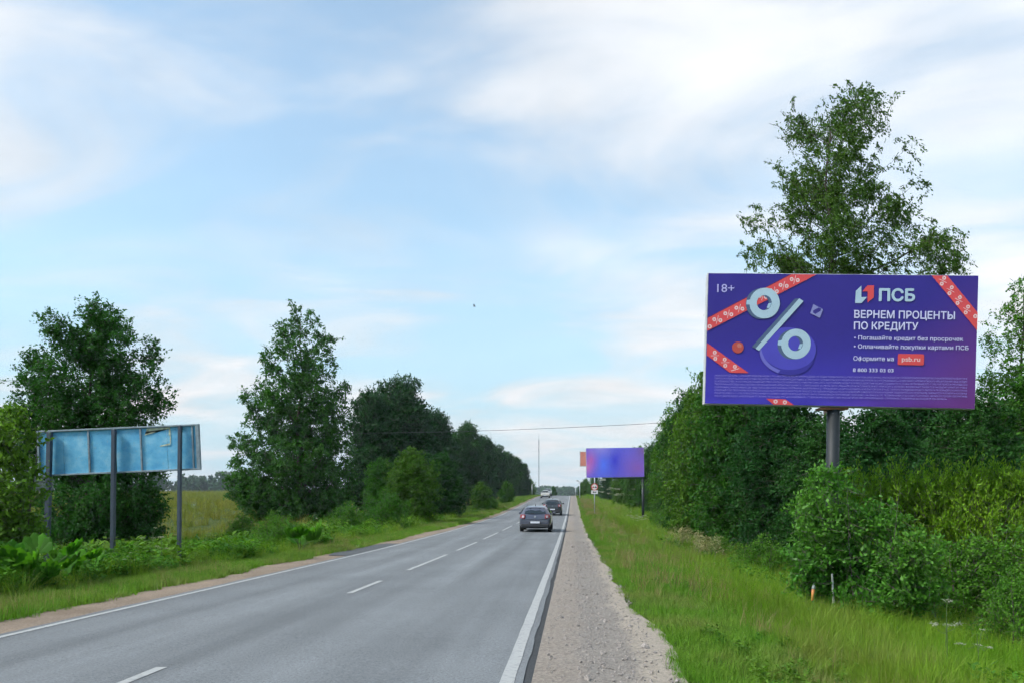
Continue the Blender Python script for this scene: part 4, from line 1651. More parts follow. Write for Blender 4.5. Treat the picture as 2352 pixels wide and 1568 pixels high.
def ring(cx, cy, ro, ri, n=40, hx=None, hy=None):
    hx = cx if hx is None else hx
    hy = cy if hy is None else hy
    o_, i_ = ell(cx, cy, ro, ro, n), ell(hx, hy, ri, ri, n)
    return [[o_[k], o_[(k + 1) % n], i_[(k + 1) % n], i_[k]] for k in range(n)]


def text(body, x0, x1, yb, ytop, mat, layer, bold=0.0, yb1=None, name='lettering'):
    """line of lettering: left x, right x, baseline row, cap-top row, baseline row at the right end"""
    cu = bpy.data.curves.new(name, 'FONT')
    cu.body = body
    cu.fill_mode = 'FRONT'
    tmp = bpy.data.objects.new(name, cu)
    COL.objects.link(tmp)
    cand = []
    for off_ in ((0.0, .0005, .001, .0015, .002, -.001) if yb - ytop > 20 else (0.0,)):   # some glyphs fill badly at some offsets: keep the fullest
        cu.resolution_u = 3 if yb - ytop > 20 else 2
        cu.offset = off_
        dg = bpy.context.evaluated_depsgraph_get()
        dg.update()
        m_ = bpy.data.meshes.new_from_object(tmp.evaluated_get(dg))
        ar = sum(p.area for p in m_.polygons)
        cand.append((ar, off_, m_))
    cand.sort(key=lambda q: q[0])
    me = cand[-1][2]
    bpy.data.objects.remove(tmp)
    me.name = name
    n = len(me.vertices)
    co = np.empty(n * 3, np.float32)
    me.vertices.foreach_get('co', co)
    co = co.reshape(-1, 3)
    lo, hi = co[:, 0].min(), co[:, 0].max()
    CAP = .72
    yb1 = yb if yb1 is None else yb1
    ux = (co[:, 0] - lo) / (hi - lo)
    X = x0 + (x1 - x0) * ux
    Yb = yb + (yb1 - yb) * ux
    Yp = Yb - (yb - ytop) * co[:, 1] / CAP
    sx = (x1 - x0) / (hi - lo)
    sy = (yb - ytop) / CAP
    nf = len(me.polygons)
    tot = np.empty(nf, np.int32)
    me.polygons.foreach_get('loop_total', tot)
    vi = np.empty(int(tot.sum()), np.int32)
    me.loops.foreach_get('vertex_index', vi)
    split = np.split(vi, np.cumsum(tot)[:-1])
    steps = [(0, 0)] if bold == 0 else [(-bold, 0), (bold, 0), (0, -bold), (0, bold), (-bold * .7, bold * .7), (bold * .7, -bold * .7)]
    VV, FF = [], []
    for q, (dx, dy) in enumerate(steps):        # a heavier weight: the same glyphs overprinted a hair apart
        uv = np.array([Q(a, b_) for a, b_ in zip(X + dx * sx, Yp + dy * sy)])
        VV.append(np.stack([uv[:, 0], np.full(n, -.013 - .0007 * layer - .0001 * q), uv[:, 1]], -1))
        FF += [tuple(f + n * q) for f in split]
    me = bpy.data.meshes.new(name)
    me.from_pydata([tuple(p) for p in np.concatenate(VV)], [], FF)
    me.update()
    me.materials.clear()
    me.materials.append(K[mat])
    lo_ = link(bpy.data.objects.new(name, me), SHEET)
    if yb - ytop < 45:
        lo_['kind'] = 'stuff'
    return lo_


def pct(cx, cy, size, rot):
    """small % sign: two rings and a stroke"""
    cs, sn = math.cos(rot), math.sin(rot)

    def tr(x, y):
        return (cx + (x * cs - y * sn) * size, cy + (x * sn + y * cs) * size)
    polys, dots = [], []
    for (ox, oy) in ((-.62, -.10), (.62, .10)):
        o_ = [tr(ox + .40 * math.cos(a), oy + .40 * math.sin(a)) for a in np.linspace(0, 6.2832, 15)[:-1]]
        i_ = [tr(ox + .15 * math.cos(a), oy + .15 * math.sin(a)) for a in np.linspace(0, 6.2832, 15)[:-1]]
        for k in range(14):
            polys.append([o_[k], o_[(k + 1) % 14], i_[(k + 1) % 14], i_[k]])
        dots.append(i_)
    polys.append([tr(.16, -.85), tr(.27, -.82), tr(-.16, .85), tr(-.27, .82)])
    return polys, dots


def pct_row(spots, size, rot, layer=2):
    for (x, y) in spots:
        p, d = pct(x, y, size, rot)
        flat('percent_mark', p, 'redw', layer)


def build_print():
    # ribbons
    flat('ribbon', [[(71, 424), (756, 71), (958, 74), (68, 526)]], 'red', 1)
    flat('ribbon_shade', [[(71, 418), (744, 71), (756, 71), (71, 424)]], 'redsh', 1)
    flat('ribbon', [[(1905, 84), (2036, 86), (2295, 386), (2295, 532)]], 'red', 1)
    flat('ribbon', [[(68, 622), (410, 868), (258, 866), (66, 722)]], 'red', 1)
    flat('ribbon', [[(558, 1078), (716, 1084), (790, 1134), (618, 1128)]], 'red', 1)
    pct_row([(150, 437), (240, 390), (330, 345), (425, 300), (520, 250), (610, 205), (690, 162), (780, 115)], 40, 0.0)
    pct_row([(2000, 128), (2065, 205), (2135, 285), (2205, 362)], 40, math.radians(-78) + math.pi)
    pct_row([(133, 725), (215, 782)], 40, math.radians(75))
    flat('percent_mark', ring(297, 816, 16, 6, 14) + [[(265, 846), (330, 828), (330, 834), (267, 852)]], 'redw', 2)
    for (cx, cy) in ((635, 1103), (712, 1110), (2276, 416), (88, 490)):
        flat('percent_mark', ring(cx, cy, 17, 7, 14), 'redw', 2)
    # disc, ball
    flat('disc_side', [ell(722, 718, 226, 166, 48, .25)], 'disclo', 1)
    flat('disc_rim', [[*ell(722, 718, 226, 166, 24, .25, 1.7, 3.5), *reversed(ell(738, 700, 222, 160, 24, .25, 1.7, 3.5))]], 'discrim', 2)
    flat('disc_top', [ell(738, 672, 226, 172, 48, .12)], 'disc', 3)
    flat('ball', [ell(320, 660, 48, 47, 30)], 'ball', 2)
    flat('ball_highlight', [ell(332, 646, 20, 16, 20, .5)], 'ballhi', 3)
    # percent sign drawn as a solid
    for (cx, cy, rx) in ((536, 304, 124), (797, 634, 122)):
        flat('ring_side', ring(cx - 30, cy + 4, rx, 62, 44, cx - 28, cy), 'side', 4)
        flat('ring_side_light', [[(cx - 148 + 1.5, cy - 26), (cx - 110, cy - 30), (cx - 110, cy + 12), (cx - 152 + 1.5, cy + 10)]], 'sidel', 5)
        flat('ring_hole_side', [[*ell(cx - 2, cy - 3, 62, 62, 16, 0, -1.3, 1.3), *reversed(ell(cx - 26, cy + 1, 60, 60, 16, 0, -1.1, 1.1))]], 'side', 5)
        flat('ring_hole_light', [[(cx + 30, cy + 2), (cx + 58, cy - 2), (cx + 40, cy + 40), (cx + 18, cy + 38)]], 'sidel', 6)
        flat('ring_face', ring(cx, cy, rx, 61, 48, cx - 3, cy - 3), 'face', 7)
    flat('slash_side', [[(785, 268), (818, 267), (466, 668), (432, 660)]], 'side', 8)
    flat('slash_side_light', [[(432, 660), (466, 668), (493, 688), (455, 662)]], 'sidel', 8)
    flat('slash_face', [[(818, 267), (854, 289), (493, 688), (466, 668)]], 'face', 9)
    flat('cube_mark', [[(936, 313), (1016, 356), (991, 425), (911, 386)]], 'cube', 2)
    flat('cube_hole', [[(981, 341), (1001, 351), (996, 368), (951, 395), (936, 382), (933, 366)]], 'hole', 3)
    # lettering
    text('18+', 148, 287, 213, 146, 'lav', 2, 0.0, 214)
    wl_ = [(1328, 166), (1283, 206), (1279, 306), (1333, 305), (1376, 257), (1330, 258)]
    flat('logo_mark', [[wl_[0], wl_[1], wl_[2], wl_[5]], [wl_[2], wl_[3], wl_[4], wl_[5]]], 'pale', 2)
    rl_ = [(1378, 163), (1432, 163), (1432, 261), (1381, 302), (1380, 212), (1337, 212)]
    flat('logo_mark', [[rl_[0], rl_[1], rl_[4], rl_[5]], [rl_[1], rl_[2], rl_[3], rl_[4]]], 'red', 2)
    text('ПСБ', 1478, 1768, 287, 192, 'pale', 2, .035, 290)
    text('ВЕРНЕМ ПРОЦЕНТЫ', 1275, 2106, 425, 364, 'white', 2, .018, 440)
    text('ПО КРЕДИТУ', 1274, 1803, 517, 457, 'white', 2, .018, 526)
    text('• Погашайте кредит без просрочек', 1276, 2181, 601, 568, 'white', 2, .010, 617)
    text('• Оплачивайте покупки картами ПСБ', 1276, 2228, 672, 638, 'white', 2, .010, 690)
    text('Оформите на', 1274, 1608, 771, 735, 'white', 2, .010, 777)
    flat('web_address_box', [[(1650, 718), (1852, 722), (1860, 730), (1859, 806), (1851, 813), (1649, 809), (1641, 801), (1642, 726)]], 'red', 2)
    text('psb.ru', 1676, 1827, 779, 741, 'redw', 3, .012, 782)
    text('8 800 333 03 03', 1271, 1608, 862, 833, 'white', 2, .012, 869)
    fine = ['АКЦИЯ «ЛУЧШЕ НОЛЬ». СРОКИ ПРОВЕДЕНИЯ АКЦИИ С 20.03.2024 ПО 31.12.2025. ВОЗНАГРАЖДЕНИЕ ПО АКЦИИ ЭКВИВАЛЕНТНО СУММЕ ПРОЦЕНТОВ, УПЛАЧЕННЫХ ПРИ ПОГАШЕНИИ ПОТРЕБИТЕЛЬСКИХ КРЕДИТОВ ЗА ИСКЛЮЧЕНИЕМ КРЕДИТОВ С',
            'ЛИМИТОМ КРЕДИТОВАНИЯ, ИПОТЕЧНЫХ КРЕДИТОВ, ПРОГРАММ АВТОКРЕДИТОВАНИЯ И ПРОГРАММ ПОТРЕБИТЕЛЬСКОГО КРЕДИТОВАНИЯ РАБОТНИКОВ ПАО «ПРОМСВЯЗЬБАНК» И ПРОГРАММ ПОТРЕБИТЕЛЬСКОГО КРЕДИТОВАНИЯ «ПСБ. КРЕДИТ',
            'ВОЗМОЖНОСТЕЙ». УЧАСТНИКАМИ АКЦИИ АВТОМАТИЧЕСКИ СТАНОВЯТСЯ ВСЕ КЛИЕНТЫ БАНКА ПСБ, ПОЛУЧИВШИЕ КРЕДИТ В ПЕРИОД ДЕЙСТВИЯ АКЦИИ С 20.03.2024 ПО 31.12.2024, ПОГАСИВШИЕ ЕГО В СРОК НЕ МЕНЕЕ 48 МЕСЯЦЕВ, БЕЗ',
            'ПРОСРОЧЕННОЙ ЗАДОЛЖЕННОСТИ И ИСПОЛЬЗОВАНИЯ КРЕДИТНЫХ КАНИКУЛ, СОВЕРШАВШИЕ НЕ МЕНЕЕ ПЯТИ ОПЕРАЦИЙ ОПЛАТЫ ТОВАРОВ, РАБОТ ИЛИ УСЛУГ С ИСПОЛЬЗОВАНИЕМ КАРТ БАНКА ПСБ НА ОБЩУЮ СУММУ ОТ 10 000 Р',
            'ЕЖЕМЕСЯЧНО, ЗАКЛЮЧИВШИЕ ДОГОВОР ОКАЗАНИЯ УСЛУГ В РАМКАХ ПРОГРАММЫ ДОБРОВОЛЬНОГО СТРАХОВАНИЯ «ЗАЩИТА ЗАЕМЩИКА» И НЕ РАСТОРГШИЕ ЕГО ДО ПОЛНОГО ПОГАШЕНИЯ КРЕДИТА. ВЫПЛАТА ПРОИЗВОДИТСЯ В БАЛЛАХ НА',
            'БОНУСНЫЙ СЧЕТ ПРОГРАММЫ ЛОЯЛЬНОСТИ «КЕШБЭК» В ТЕЧЕНИЕ 30 ДНЕЙ ПОСЛЕ ПОЛНОГО ПОГАШЕНИЯ КРЕДИТА И ПОДАЧИ ЗАЯВЛЕНИЯ О ВЫПЛАТЕ ВОЗНАГРАЖДЕНИЯ, ПОДКЛЮЧИТЬСЯ К ПРОГРАММЕ ЛОЯЛЬНОСТИ И ОБМЕНЯТЬ БАЛЛЫ НА',
            'РУБЛИ ПО КУРСУ 1 Р = 1 БАЛЛ БЕЗ ОГРАНИЧЕНИЙ ПО СУММЕ И СРОКУ МОЖНО В ИНТЕРНЕТ-БАНКЕ И МОБИЛЬНОМ ПРИЛОЖЕНИИ. ПОДРОБНЕЕ - НА PSBANK.RU, ПО ТЕЛЕФОНУ: 8 800 333 03 03 (КРУГЛОСУТОЧНО, ЗВОНОК ПО РОССИИ БЕСПЛАТНЫЙ)',
            'ИЛИ В ОФИСАХ БАНКА. ИНФОРМАЦИЯ АКТУАЛЬНА НА 01.06.2024. ПАО «ПРОМСВЯЗЬБАНК». ГЕНЕРАЛЬНАЯ ЛИЦЕНЗИЯ БАНКА РОССИИ № 3251. ПАО «ПРОМСВЯЗЬБАНК». ГЕНЕРАЛЬНАЯ ЛИЦЕНЗИЯ БАНКА РОССИИ № 3251. РЕКЛАМА']
    for i, ln in enumerate(fine):
        yb = 892 + i * 23.8
        x1 = 2226 if i < 7 else 2058
        yr = 932 + i * 24.4
        if i == 7:
            yr = yb + (yr - yb) * .92
        text(ln, 132, x1, yb, yb - 13.5, 'fine', 2, .004, yr, 'fine_print')


build_print()
# pole, collar plate, back beams
zt = bb_loc.z - off.z
MB().tube([(0, .0, -.4), (.0, 0, zt * .5), (PX(1914, 17.45) - pole_x, 0, zt - .07)], .142, 24).build('pole', M['pole_dark'], BB, True)
MB().box(-.32, .32, -.14, .16, zt - .075, zt - .03).build('collar_plate', M['rust'], BB)
for dx in (-.18, .2):
    b = MB().box(dx - .03, dx + .03, .222, .32, -.05, BH - .2).build('back_beam', M['pole_dark'], BB)
    b.rotation_mode = 'ZYX'
    b.location = panel.location
    b.rotation_euler = panel.rotation_euler

# ------------------------------------------------------------------ second and third billboards
def blur_mat():
    """blurred purple-blue print with soft patches"""
    m, N, L, b = new_mat('blurred_print')
    tc = N.new('ShaderNodeTexCoord')
    base = None

    def blob(cx, cz, rx, rz, col, prev):
        mp = N.new('ShaderNodeMapping')
        mp.inputs['Location'].default_value = (-cx / rx, 0, -cz / rz)
        mp.inputs['Scale'].default_value = (1 / rx, 0, 1 / rz)
        L.new(tc.outputs['Generated'], mp.inputs[0])
        g = N.new('ShaderNodeTexGradient')
        g.gradient_type = 'QUADRATIC_SPHERE'
        L.new(mp.outputs[0], g.inputs[0])
        mx = N.new('ShaderNodeMix')
        mx.data_type = 'RGBA'
        L.new(g.outputs['Fac'], mx.inputs[0])
        if isinstance(prev, tuple):
            mx.inputs[6].default_value = c4(prev)
        else:
            L.new(prev, mx.inputs[6])
        mx.inputs[7].default_value = c4(col)
        return mx.outputs[2]
    p = blob(.9, .3, .7, 1.2, srgb(124, 78, 160, 1.25), srgb(88, 88, 196, 1.25))
    p = blob(.30, .42, .35, .8, srgb(78, 110, 222, 1.25), p)
    p = blob(.08, .6, .22, .8, srgb(170, 84, 160, 1.25), p)
    p = blob(.02, .35, .14, .5, srgb(190, 110, 170, 1.25), p)
    p = blob(.50, .55, .26, 1.0, srgb(52, 52, 186, 1.25), p)
    p = blob(.25, 1.0, .4, .5, srgb(140, 130, 200, 1.25), p)
    p = blob(1.0, .9, .3, .6, srgb(110, 76, 130, 1.25), p)
    L.new(p, b.inputs['Base Color'])
    b.inputs['Roughness'].default_value = .5
    return m


Y2 = 79.0
X2, XP2 = PX(1413.5, Y2), PX(1477, Y2)
z2 = gz(XP2, Y2)
B2O = thing('billboard', 'second billboard with blurred violet print on a pole at its right end', 'billboard', (XP2, Y2, z2))
zb2 = PZ(1095, Y2) - z2
for nm, mt, y0, y1, in_ in (('panel', M['white_edge'], .02, .34, 0), ('poster', blur_mat(), -.0, .016, .02)):
    o = MB().box(-3.0 + in_, 3.0 - in_, y0, y1, in_, 3.06 - in_).build(nm, mt, B2O)
    o.location = (X2 - XP2, 0, zb2)
    o.rotation_euler = (0, math.radians(-.9), 0)
MB().tube([(0.05, .2, -.4), (0, .2, zb2 - .1)], .135, 16).build('pole', M['pole_dark'], B2O, True)
MB().box(-3.1, .15, .1, .3, zb2 - .12, zb2 - .02).build('cross_beam', M['pole_dark'], B2O)
MB().box(X2 - XP2 - 1.6, X2 - XP2 - 1.0, .12, .16, zb2 - .34, zb2 - .122).build('hanging_tab', plain('cream_tab', (.55, .52, .38), .6), B2O, bevel=.03)
Y3 = 150.0
X3 = PX(1366, Y3)
z3 = gz(X3, Y3)
B3O = thing('billboard', 'orange and white billboard half hidden behind the second billboard', 'billboard', (X3, Y3, z3))
zb3 = PZ(1070, Y3) - z3
MB().box(-2.95, 2.95, .02, .3, zb3, zb3 + 2.95).build('panel', M['white_edge'], B3O)
MB().box(-2.8, 2.8, -.0, .016, zb3 + .12, zb3 + 2.83).build('poster', plain('orange_print', srgb(226, 140, 122, .8), .5, 0, .05, .4), B3O)
MB().tube([(0, .2, -.4), (0, .2, zb3)], .12, 12).build('pole', M['steel_lt'], B3O, True)

# ------------------------------------------------------------------ blue board on three posts
YB = 21.8


def blue_mat():
    m, N, L, b = new_mat('weathered_blue_sheet')
    tc = N.new('ShaderNodeTexCoord')
    n1 = N.new('ShaderNodeTexNoise')
    n1.inputs['Scale'].default_value = 2.4
    n1.inputs['Detail'].default_value = 7
    n1.inputs['Roughness'].default_value = .65
    n2 = N.new('ShaderNodeTexNoise')
    n2.inputs['Scale'].default_value = 11
    n2.inputs['Detail'].default_value = 5
    for n in (n1, n2):
        L.new(tc.outputs['Object'], n.inputs['Vector'])
    r = N.new('ShaderNodeValToRGB')
    r.color_ramp.elements[0].position = .35
    r.color_ramp.elements[0].color = c4(srgb(72, 152, 196, .98))
    r.color_ramp.elements[1].position = .68
    r.color_ramp.elements[1].color = c4(srgb(136, 192, 216, .95))
    e = r.color_ramp.elements.new(.52)
    e.color = c4(srgb(98, 172, 206, .98))
    L.new(n1.outputs['Fac'], r.inputs[0])
    mr = N.new('ShaderNodeMapRange')
    mr.inputs['From Min'].default_value = .62
    mr.inputs['From Max'].default_value = .75
    mr.inputs['To Max'].default_value = .5
    L.new(n2.outputs['Fac'], mr.inputs['Value'])
    mx = N.new('ShaderNodeMix')
    mx.data_type = 'RGBA'
    L.new(mr.outputs[0], mx.inputs[0])
    L.new(r.outputs[0], mx.inputs[6])
    mx.inputs[7].default_value = c4(srgb(160, 196, 214, .62))
    L.new(mx.outputs[2], b.inputs['Base Color'])
    b.inputs['Roughness'].default_value = .55
    return m


M['blue'] = blue_mat()
M['frame_grey'] = plain('grey_board_frame', srgb(140, 156, 164, .75), .6, .1, .25, 8)
xl, xr = PX(87, YB), PX(459, YB)
wb = xr - xl
xc = (xl + xr) / 2
hb = 1.31
zbl = PZ(1033, YB)
BLO = thing('blue_board', 'weathered blue metal board in a grey frame on three posts', 'board', (xc, YB, gz(xc, YB)))
tilt = math.radians(-2.5)
g0 = gz(xc, YB)


def bl(px):
    return PX(px, YB) - xc


def bpart(mb, name, mat, **kw):
    o = mb.build(name, mat, BLO, **kw)
    o.location = (0, 0, zbl - g0)
    o.rotation_euler = (0, tilt, 0)
    return o


seams = [87, 205, 327, 388, 444, 459]
cuts = [87 + 6, 204.5, 325.5, 440.5, 455]
# sheets between the ribs
for i, (a, b_) in enumerate([(92, 143), (146, 202), (206, 262), (267, 322), (326, 382), (385, 441), (445, 453)]):
    bpart(MB().box(bl(a) - .015, bl(b_) + .015, .03 + .004 * (i % 2), .045 + .004 * (i % 2), -hb / 2 + .03, hb / 2 - .03), 'sheet', M['blue'])
for px in (204, 324, 443):
    bpart(MB().box(bl(px) - .022, bl(px) + .022, -.015, .06, -hb / 2 + .05, hb / 2 - .05), 'rib', M['frame_grey'])
bpart(MB().box(-wb / 2, wb / 2, -.03, .08, hb / 2 - .05, hb / 2), 'frame_rail', M['frame_grey'], bevel=.008)
bpart(MB().box(-wb / 2, wb / 2, -.03, .08, -hb / 2, -hb / 2 + .05), 'frame_rail', M['frame_grey'], bevel=.008)
bpart(MB().box(-wb / 2, -wb / 2 + .05, -.028, .078, -hb / 2 + .05, hb / 2 - .05), 'frame_rail', M['frame_grey'], bevel=.008)
bpart(MB().box(wb / 2 - .10, wb / 2, -.028, .078, -hb / 2 + .05, hb / 2 - .05), 'frame_rail', M['frame_grey'], bevel=.008)
# torn remains of a poster
tear = MB()
x0, x1 = bl(333), bl(392)


def strip(pts, y):
    tear.poly([(x0 + (x1 - x0) * u, y, -hb / 2 + hb * v) for u, v in pts])


strip([(0, .80), (.05, .88), (.35, .87), (1.0, .93), (1.0, .96), (.1, .95)], .018)
strip([(0, .80), (.4, .86), (.42, .875), (.05, .83)], .010)
strip([(.97, .62), (1.01, .60), (1.01, .93), (.95, .93), (.93, .78), (.86, .74), (.97, .80)], .020)
strip([(.55, .54), (.98, .57), (.99, .61), (.90, .60), (.6, .565)], .018)
bpart(tear, 'torn_paper', plain('torn_paper', (.46, .50, .36), .8, 0, .4, 9))
for px, wpx, ytop, bot in ((119, 10.0, 992, 111), (266, 8.4, 986, 262), (417, 7.0, 977, 414)):
    xt, xbm = bl(px), bl(bot)
    w = wpx * YB / FPX / 2
    gzp = gz(xbm + xc, YB) - g0
    zt_ = PZ(ytop, YB) - g0
    mb = MB()
    mb.box(-w, w, -.16, -.032, 0, 1)
    mb.v = [(v[0] + (xbm if v[2] < .5 else xt), v[1], (gzp - .4) if v[2] < .5 else zt_) for v in mb.v]
    mb.build('post', M['pole_grey'], BLO, bevel=.01)

# ------------------------------------------------------------------ traffic sign, masts, cable, lamp posts, marker
YS = 76.5
XS = PX(1365.5, YS)
ZS = gz(XS, YS)
TS = thing('traffic_sign', 'round red-rimmed no overtaking sign with white plate below', 'sign', (XS, YS, ZS))
zc_ = PZ(1117, YS) - ZS


def disc(r0, r1, y, n=36, z0=0):
    mb = MB()
    for k in range(n):
        a, b_ = 6.28318 * k / n, 6.28318 * (k + 1) / n
        if r0 == 0:
            mb.poly([(0, y, z0), (r1 * math.cos(a), y, z0 + r1 * math.sin(a)), (r1 * math.cos(b_), y, z0 + r1 * math.sin(b_))])
        else:
            mb.poly([(r0 * math.cos(a), y, z0 + r0 * math.sin(a)), (r1 * math.cos(a), y, z0 + r1 * math.sin(a)), (r1 * math.cos(b_), y, z0 + r1 * math.sin(b_)), (r0 * math.cos(b_), y, z0 + r0 * math.sin(b_))])
    return mb


MB().tube([(0, -.02, zc_), (0, 0.0, zc_)], .35, 36).build('sign_disc', M['white_paint'], TS)
disc(.275, .352, -.026, 36, zc_).build('red_ring', M['red_paint'], TS)


def car_icon(cx, cz, k):
    return [(cx + k * x, -.028, cz + k * z) for x, z in ((-.10, -.07), (.10, -.07), (.10, .0), (.065, .01), (.045, .06), (-.045, .06), (-.065, .01), (-.10, .0))]


MB().poly(car_icon(.12, zc_ - .02, 1.05)).build('black_car_symbol', M['black_paint'], TS)
MB().poly(car_icon(-.12, zc_ - .02, 1.05)).build('red_car_symbol', M['red_paint'], TS)
zp = PZ(1129, YS) - ZS
pl = MB().box(-.33, .33, -.02, 0, zp - .18, zp + .18).build('plate', M['white_paint'], TS)
pi = MB()
pi.poly([(x, -.024, zp + z) for x, z in ((-.17, -.07), (-.02, -.07), (-.02, .07), (-.17, .07))])
pi.poly([(x, -.024, zp + z) for x, z in ((-.01, -.07), (.17, -.07), (.17, .09), (.12, .09), (.10, .0), (-.01, .0))])
pi.build('tractor_symbol', M['black_paint'], TS)
MB().tube([(0, .04, -.3), (0, .04, zc_ + .4)], .038, 10).build('post', M['steel_lt'], TS, True)


def mast(px, Y, ytop, w, label):
    X = PX(px, Y)
    zb = gz(X, Y)
    h = PZ(ytop, Y) - zb
    o = thing('lattice_mast', label, 'mast', (X, Y, zb))
    mb = MB()
    c = [(w, 0), (-w * .5, w * .87), (-w * .5, -w * .87)]
    for (a, b_) in c:
        mb.tube([(a, b_, 0), (a * .9, b_ * .9, h * .93)], .10, 5)
    n = int(h / 2.4)
    for i in range(n):
        z0, z1 = h * .93 * i / n, h * .93 * (i + 1) / n
        for k in range(3):
            p, q = c[k], c[(k + 1) % 3]
            mb.tube([(p[0], p[1], z0), (q[0], q[1], z1)], .05, 3, False)
    mb.build('lattice', M['pole_grey'], o)
    MB().tube([(0, 0, h * .92), (0, 0, h)], .16, 6).build('antenna', M['steel_lt'], o)


mast(1237.5, 620, 997, .42, 'tall thin grey lattice mast beyond the crest of the road')
mast(1127.5, 560, 992, .40, 'mast whose tip shows above the dark pines')
# cable across the road with its two wooden poles inside the trees
ca, cb = Vector((PX(700, 66.5), 66.5, PZ(994, 66.5))), Vector((PX(1590, 55), 55, PZ(966, 55)))
pts = []
for i in range(33):
    u = i / 32
    p = ca.lerp(cb, u)
    p.z -= .55 * 4 * u * (1 - u) * .45
    pts.append(p)
cab = MB().tube([p - ca for p in pts], .016, 5, False).build('overhead_cable', M['cable'])
cab.location = ca
tag(cab, 'thin black cable strung across the road between the trees', 'cable')
for p, lab in ((ca, 'wooden cable pole hidden in the pointed birch'), (cb, 'wooden cable pole hidden in the wood beyond the big billboard')):
    zg = gz(p.x, p.y)
    t_ = thing('cable_pole', lab, 'pole', (p.x, p.y, zg))
    MB().tube([(0, .0, -.5), (0, 0, p.z - zg + .25)], [.13, .09], 10).build('shaft', M['bark'], t_, True)
    MB().tube([(0, 0, p.z - zg - .06), (0, -.0, p.z - zg + .0)], .12, 8).build('insulator', M['white_paint'], t_, True)


def lamp_post(px, Y, ytop, arm, label):
    X = PX(px, Y)
    zb = gz(X, Y)
    h = PZ(ytop, Y) - zb
    o = thing('lamp_post', label, 'lamp post', (X, Y, zb), group='lamp posts near the crest')
    MB().tube([(0, 0, -.3), (0, 0, h)], [.10, .06], 8).build('shaft', M['steel_lt'], o, True)
    MB().tube([(0, 0, h - .05), (arm * .6, 0, h + .15), (arm, 0, h + .18)], .05, 6).build('arm', M['steel_lt'], o, True)
    MB().box(arm - .25, arm + .35, -.14, .14, h + .1, h + .26).build('lamp_head', M['white_edge'], o, bevel=.04)


lamp_post(1331.5, 150, 1105, -.5, 'pale lamp post at the left of the third billboard')
lamp_post(1322, 190, 1118, -.5, 'pale lamp post at the crest beside the gravel shoulder')
lamp_post(1222, 195, 1111, .6, 'lamp post at the end of the pine row')
# marker peg and white stick in the ditch
XM, YM = PX(1861, 13.0), 13.0
mk = thing('marker_post', 'small green marker post with white and orange cap in the ditch grass', 'marker', (XM, YM, gz(XM, YM)), (0, .12, .4))
mk.scale = (.5, .5, 1)
zm = PZ(1348, YM) - gz(XM, YM)
MB().tube([(.04, 0, -.2), (.02, 0, zm - .05)], .035, 10).build('shaft', plain('green_plastic', (.03, .22, .12), .4), mk, True)
MB().tube([(-.03, -.02, zm - .22), (-.035, -.02, zm - .03)], [.045, .055], 10).build('orange_band', plain('orange_plastic', (.6, .24, .07), .5), mk, True)
MB().tube([(-.06, 0, zm - .02), (.0, 0, zm + .03), (.05, 0, zm - .01)], [.03, .045, .03], 10).build('cap', M['white_paint'], mk, True)
XK, YK = PX(1918, 12.9), 12.9
stick = thing('white_stake', 'pale wooden stake leaning in front of the round-leaved bush', 'stake', (XK, YK, gz(XK, YK)), (0, -.06, .2))
zk = PZ(1308, YK) - gz(XK, YK)
MB().box(-.014, .014, -.01, .01, -.2, zk - .06).build('stake', plain('pale_wood', (.42, .43, .40), .8, 0, .3, 12), stick, bevel=.004)
# a bird
BX = Vector((PX(1089, 60), 60, PZ(704, 60)))
bd = MB()
bd.tube([(-.10, 0, .0), (0, 0, .02), (.12, 0, 0)], [.01, .045, .012], 8)
for sg in (-1, 1):
    bd.poly([(0.05, 0, .02), (-.04, 0, .02), (-.06, sg * .05, .16), (.02, sg * .04, .20)])
bo = bd.build('bird', M['black_paint'])
bo.location = BX
tag(bo, 'tiny dark bird flying high above the pines', 'bird')

# ------------------------------------------------------------------ cars
M['tyre'] = plain('tyre_rubber', (.014, .014, .015), .85)
M['rim'] = plain('alloy_rim', (.35, .36, .38), .35, .8)
M['glass_dark'] = plain('dark_car_glass', (.012, .020, .024), .06, 0, .02, 3, .9)
M['light_red'] = plain('red_lamp_glass', (.22, .045, .05), .15, 0, .1, 8)
M['light_white'] = plain('clear_lamp_glass', (.46, .38, .41), .15, 0, .1, 8)
M['plate_white'] = plain('number_plate', (.62, .64, .70), .4)
M['plastic'] = plain('black_bumper_plastic', (.016, .018, .022), .6)
M['chrome'] = plain('chrome_trim', (.62, .64, .67), .2, .9)


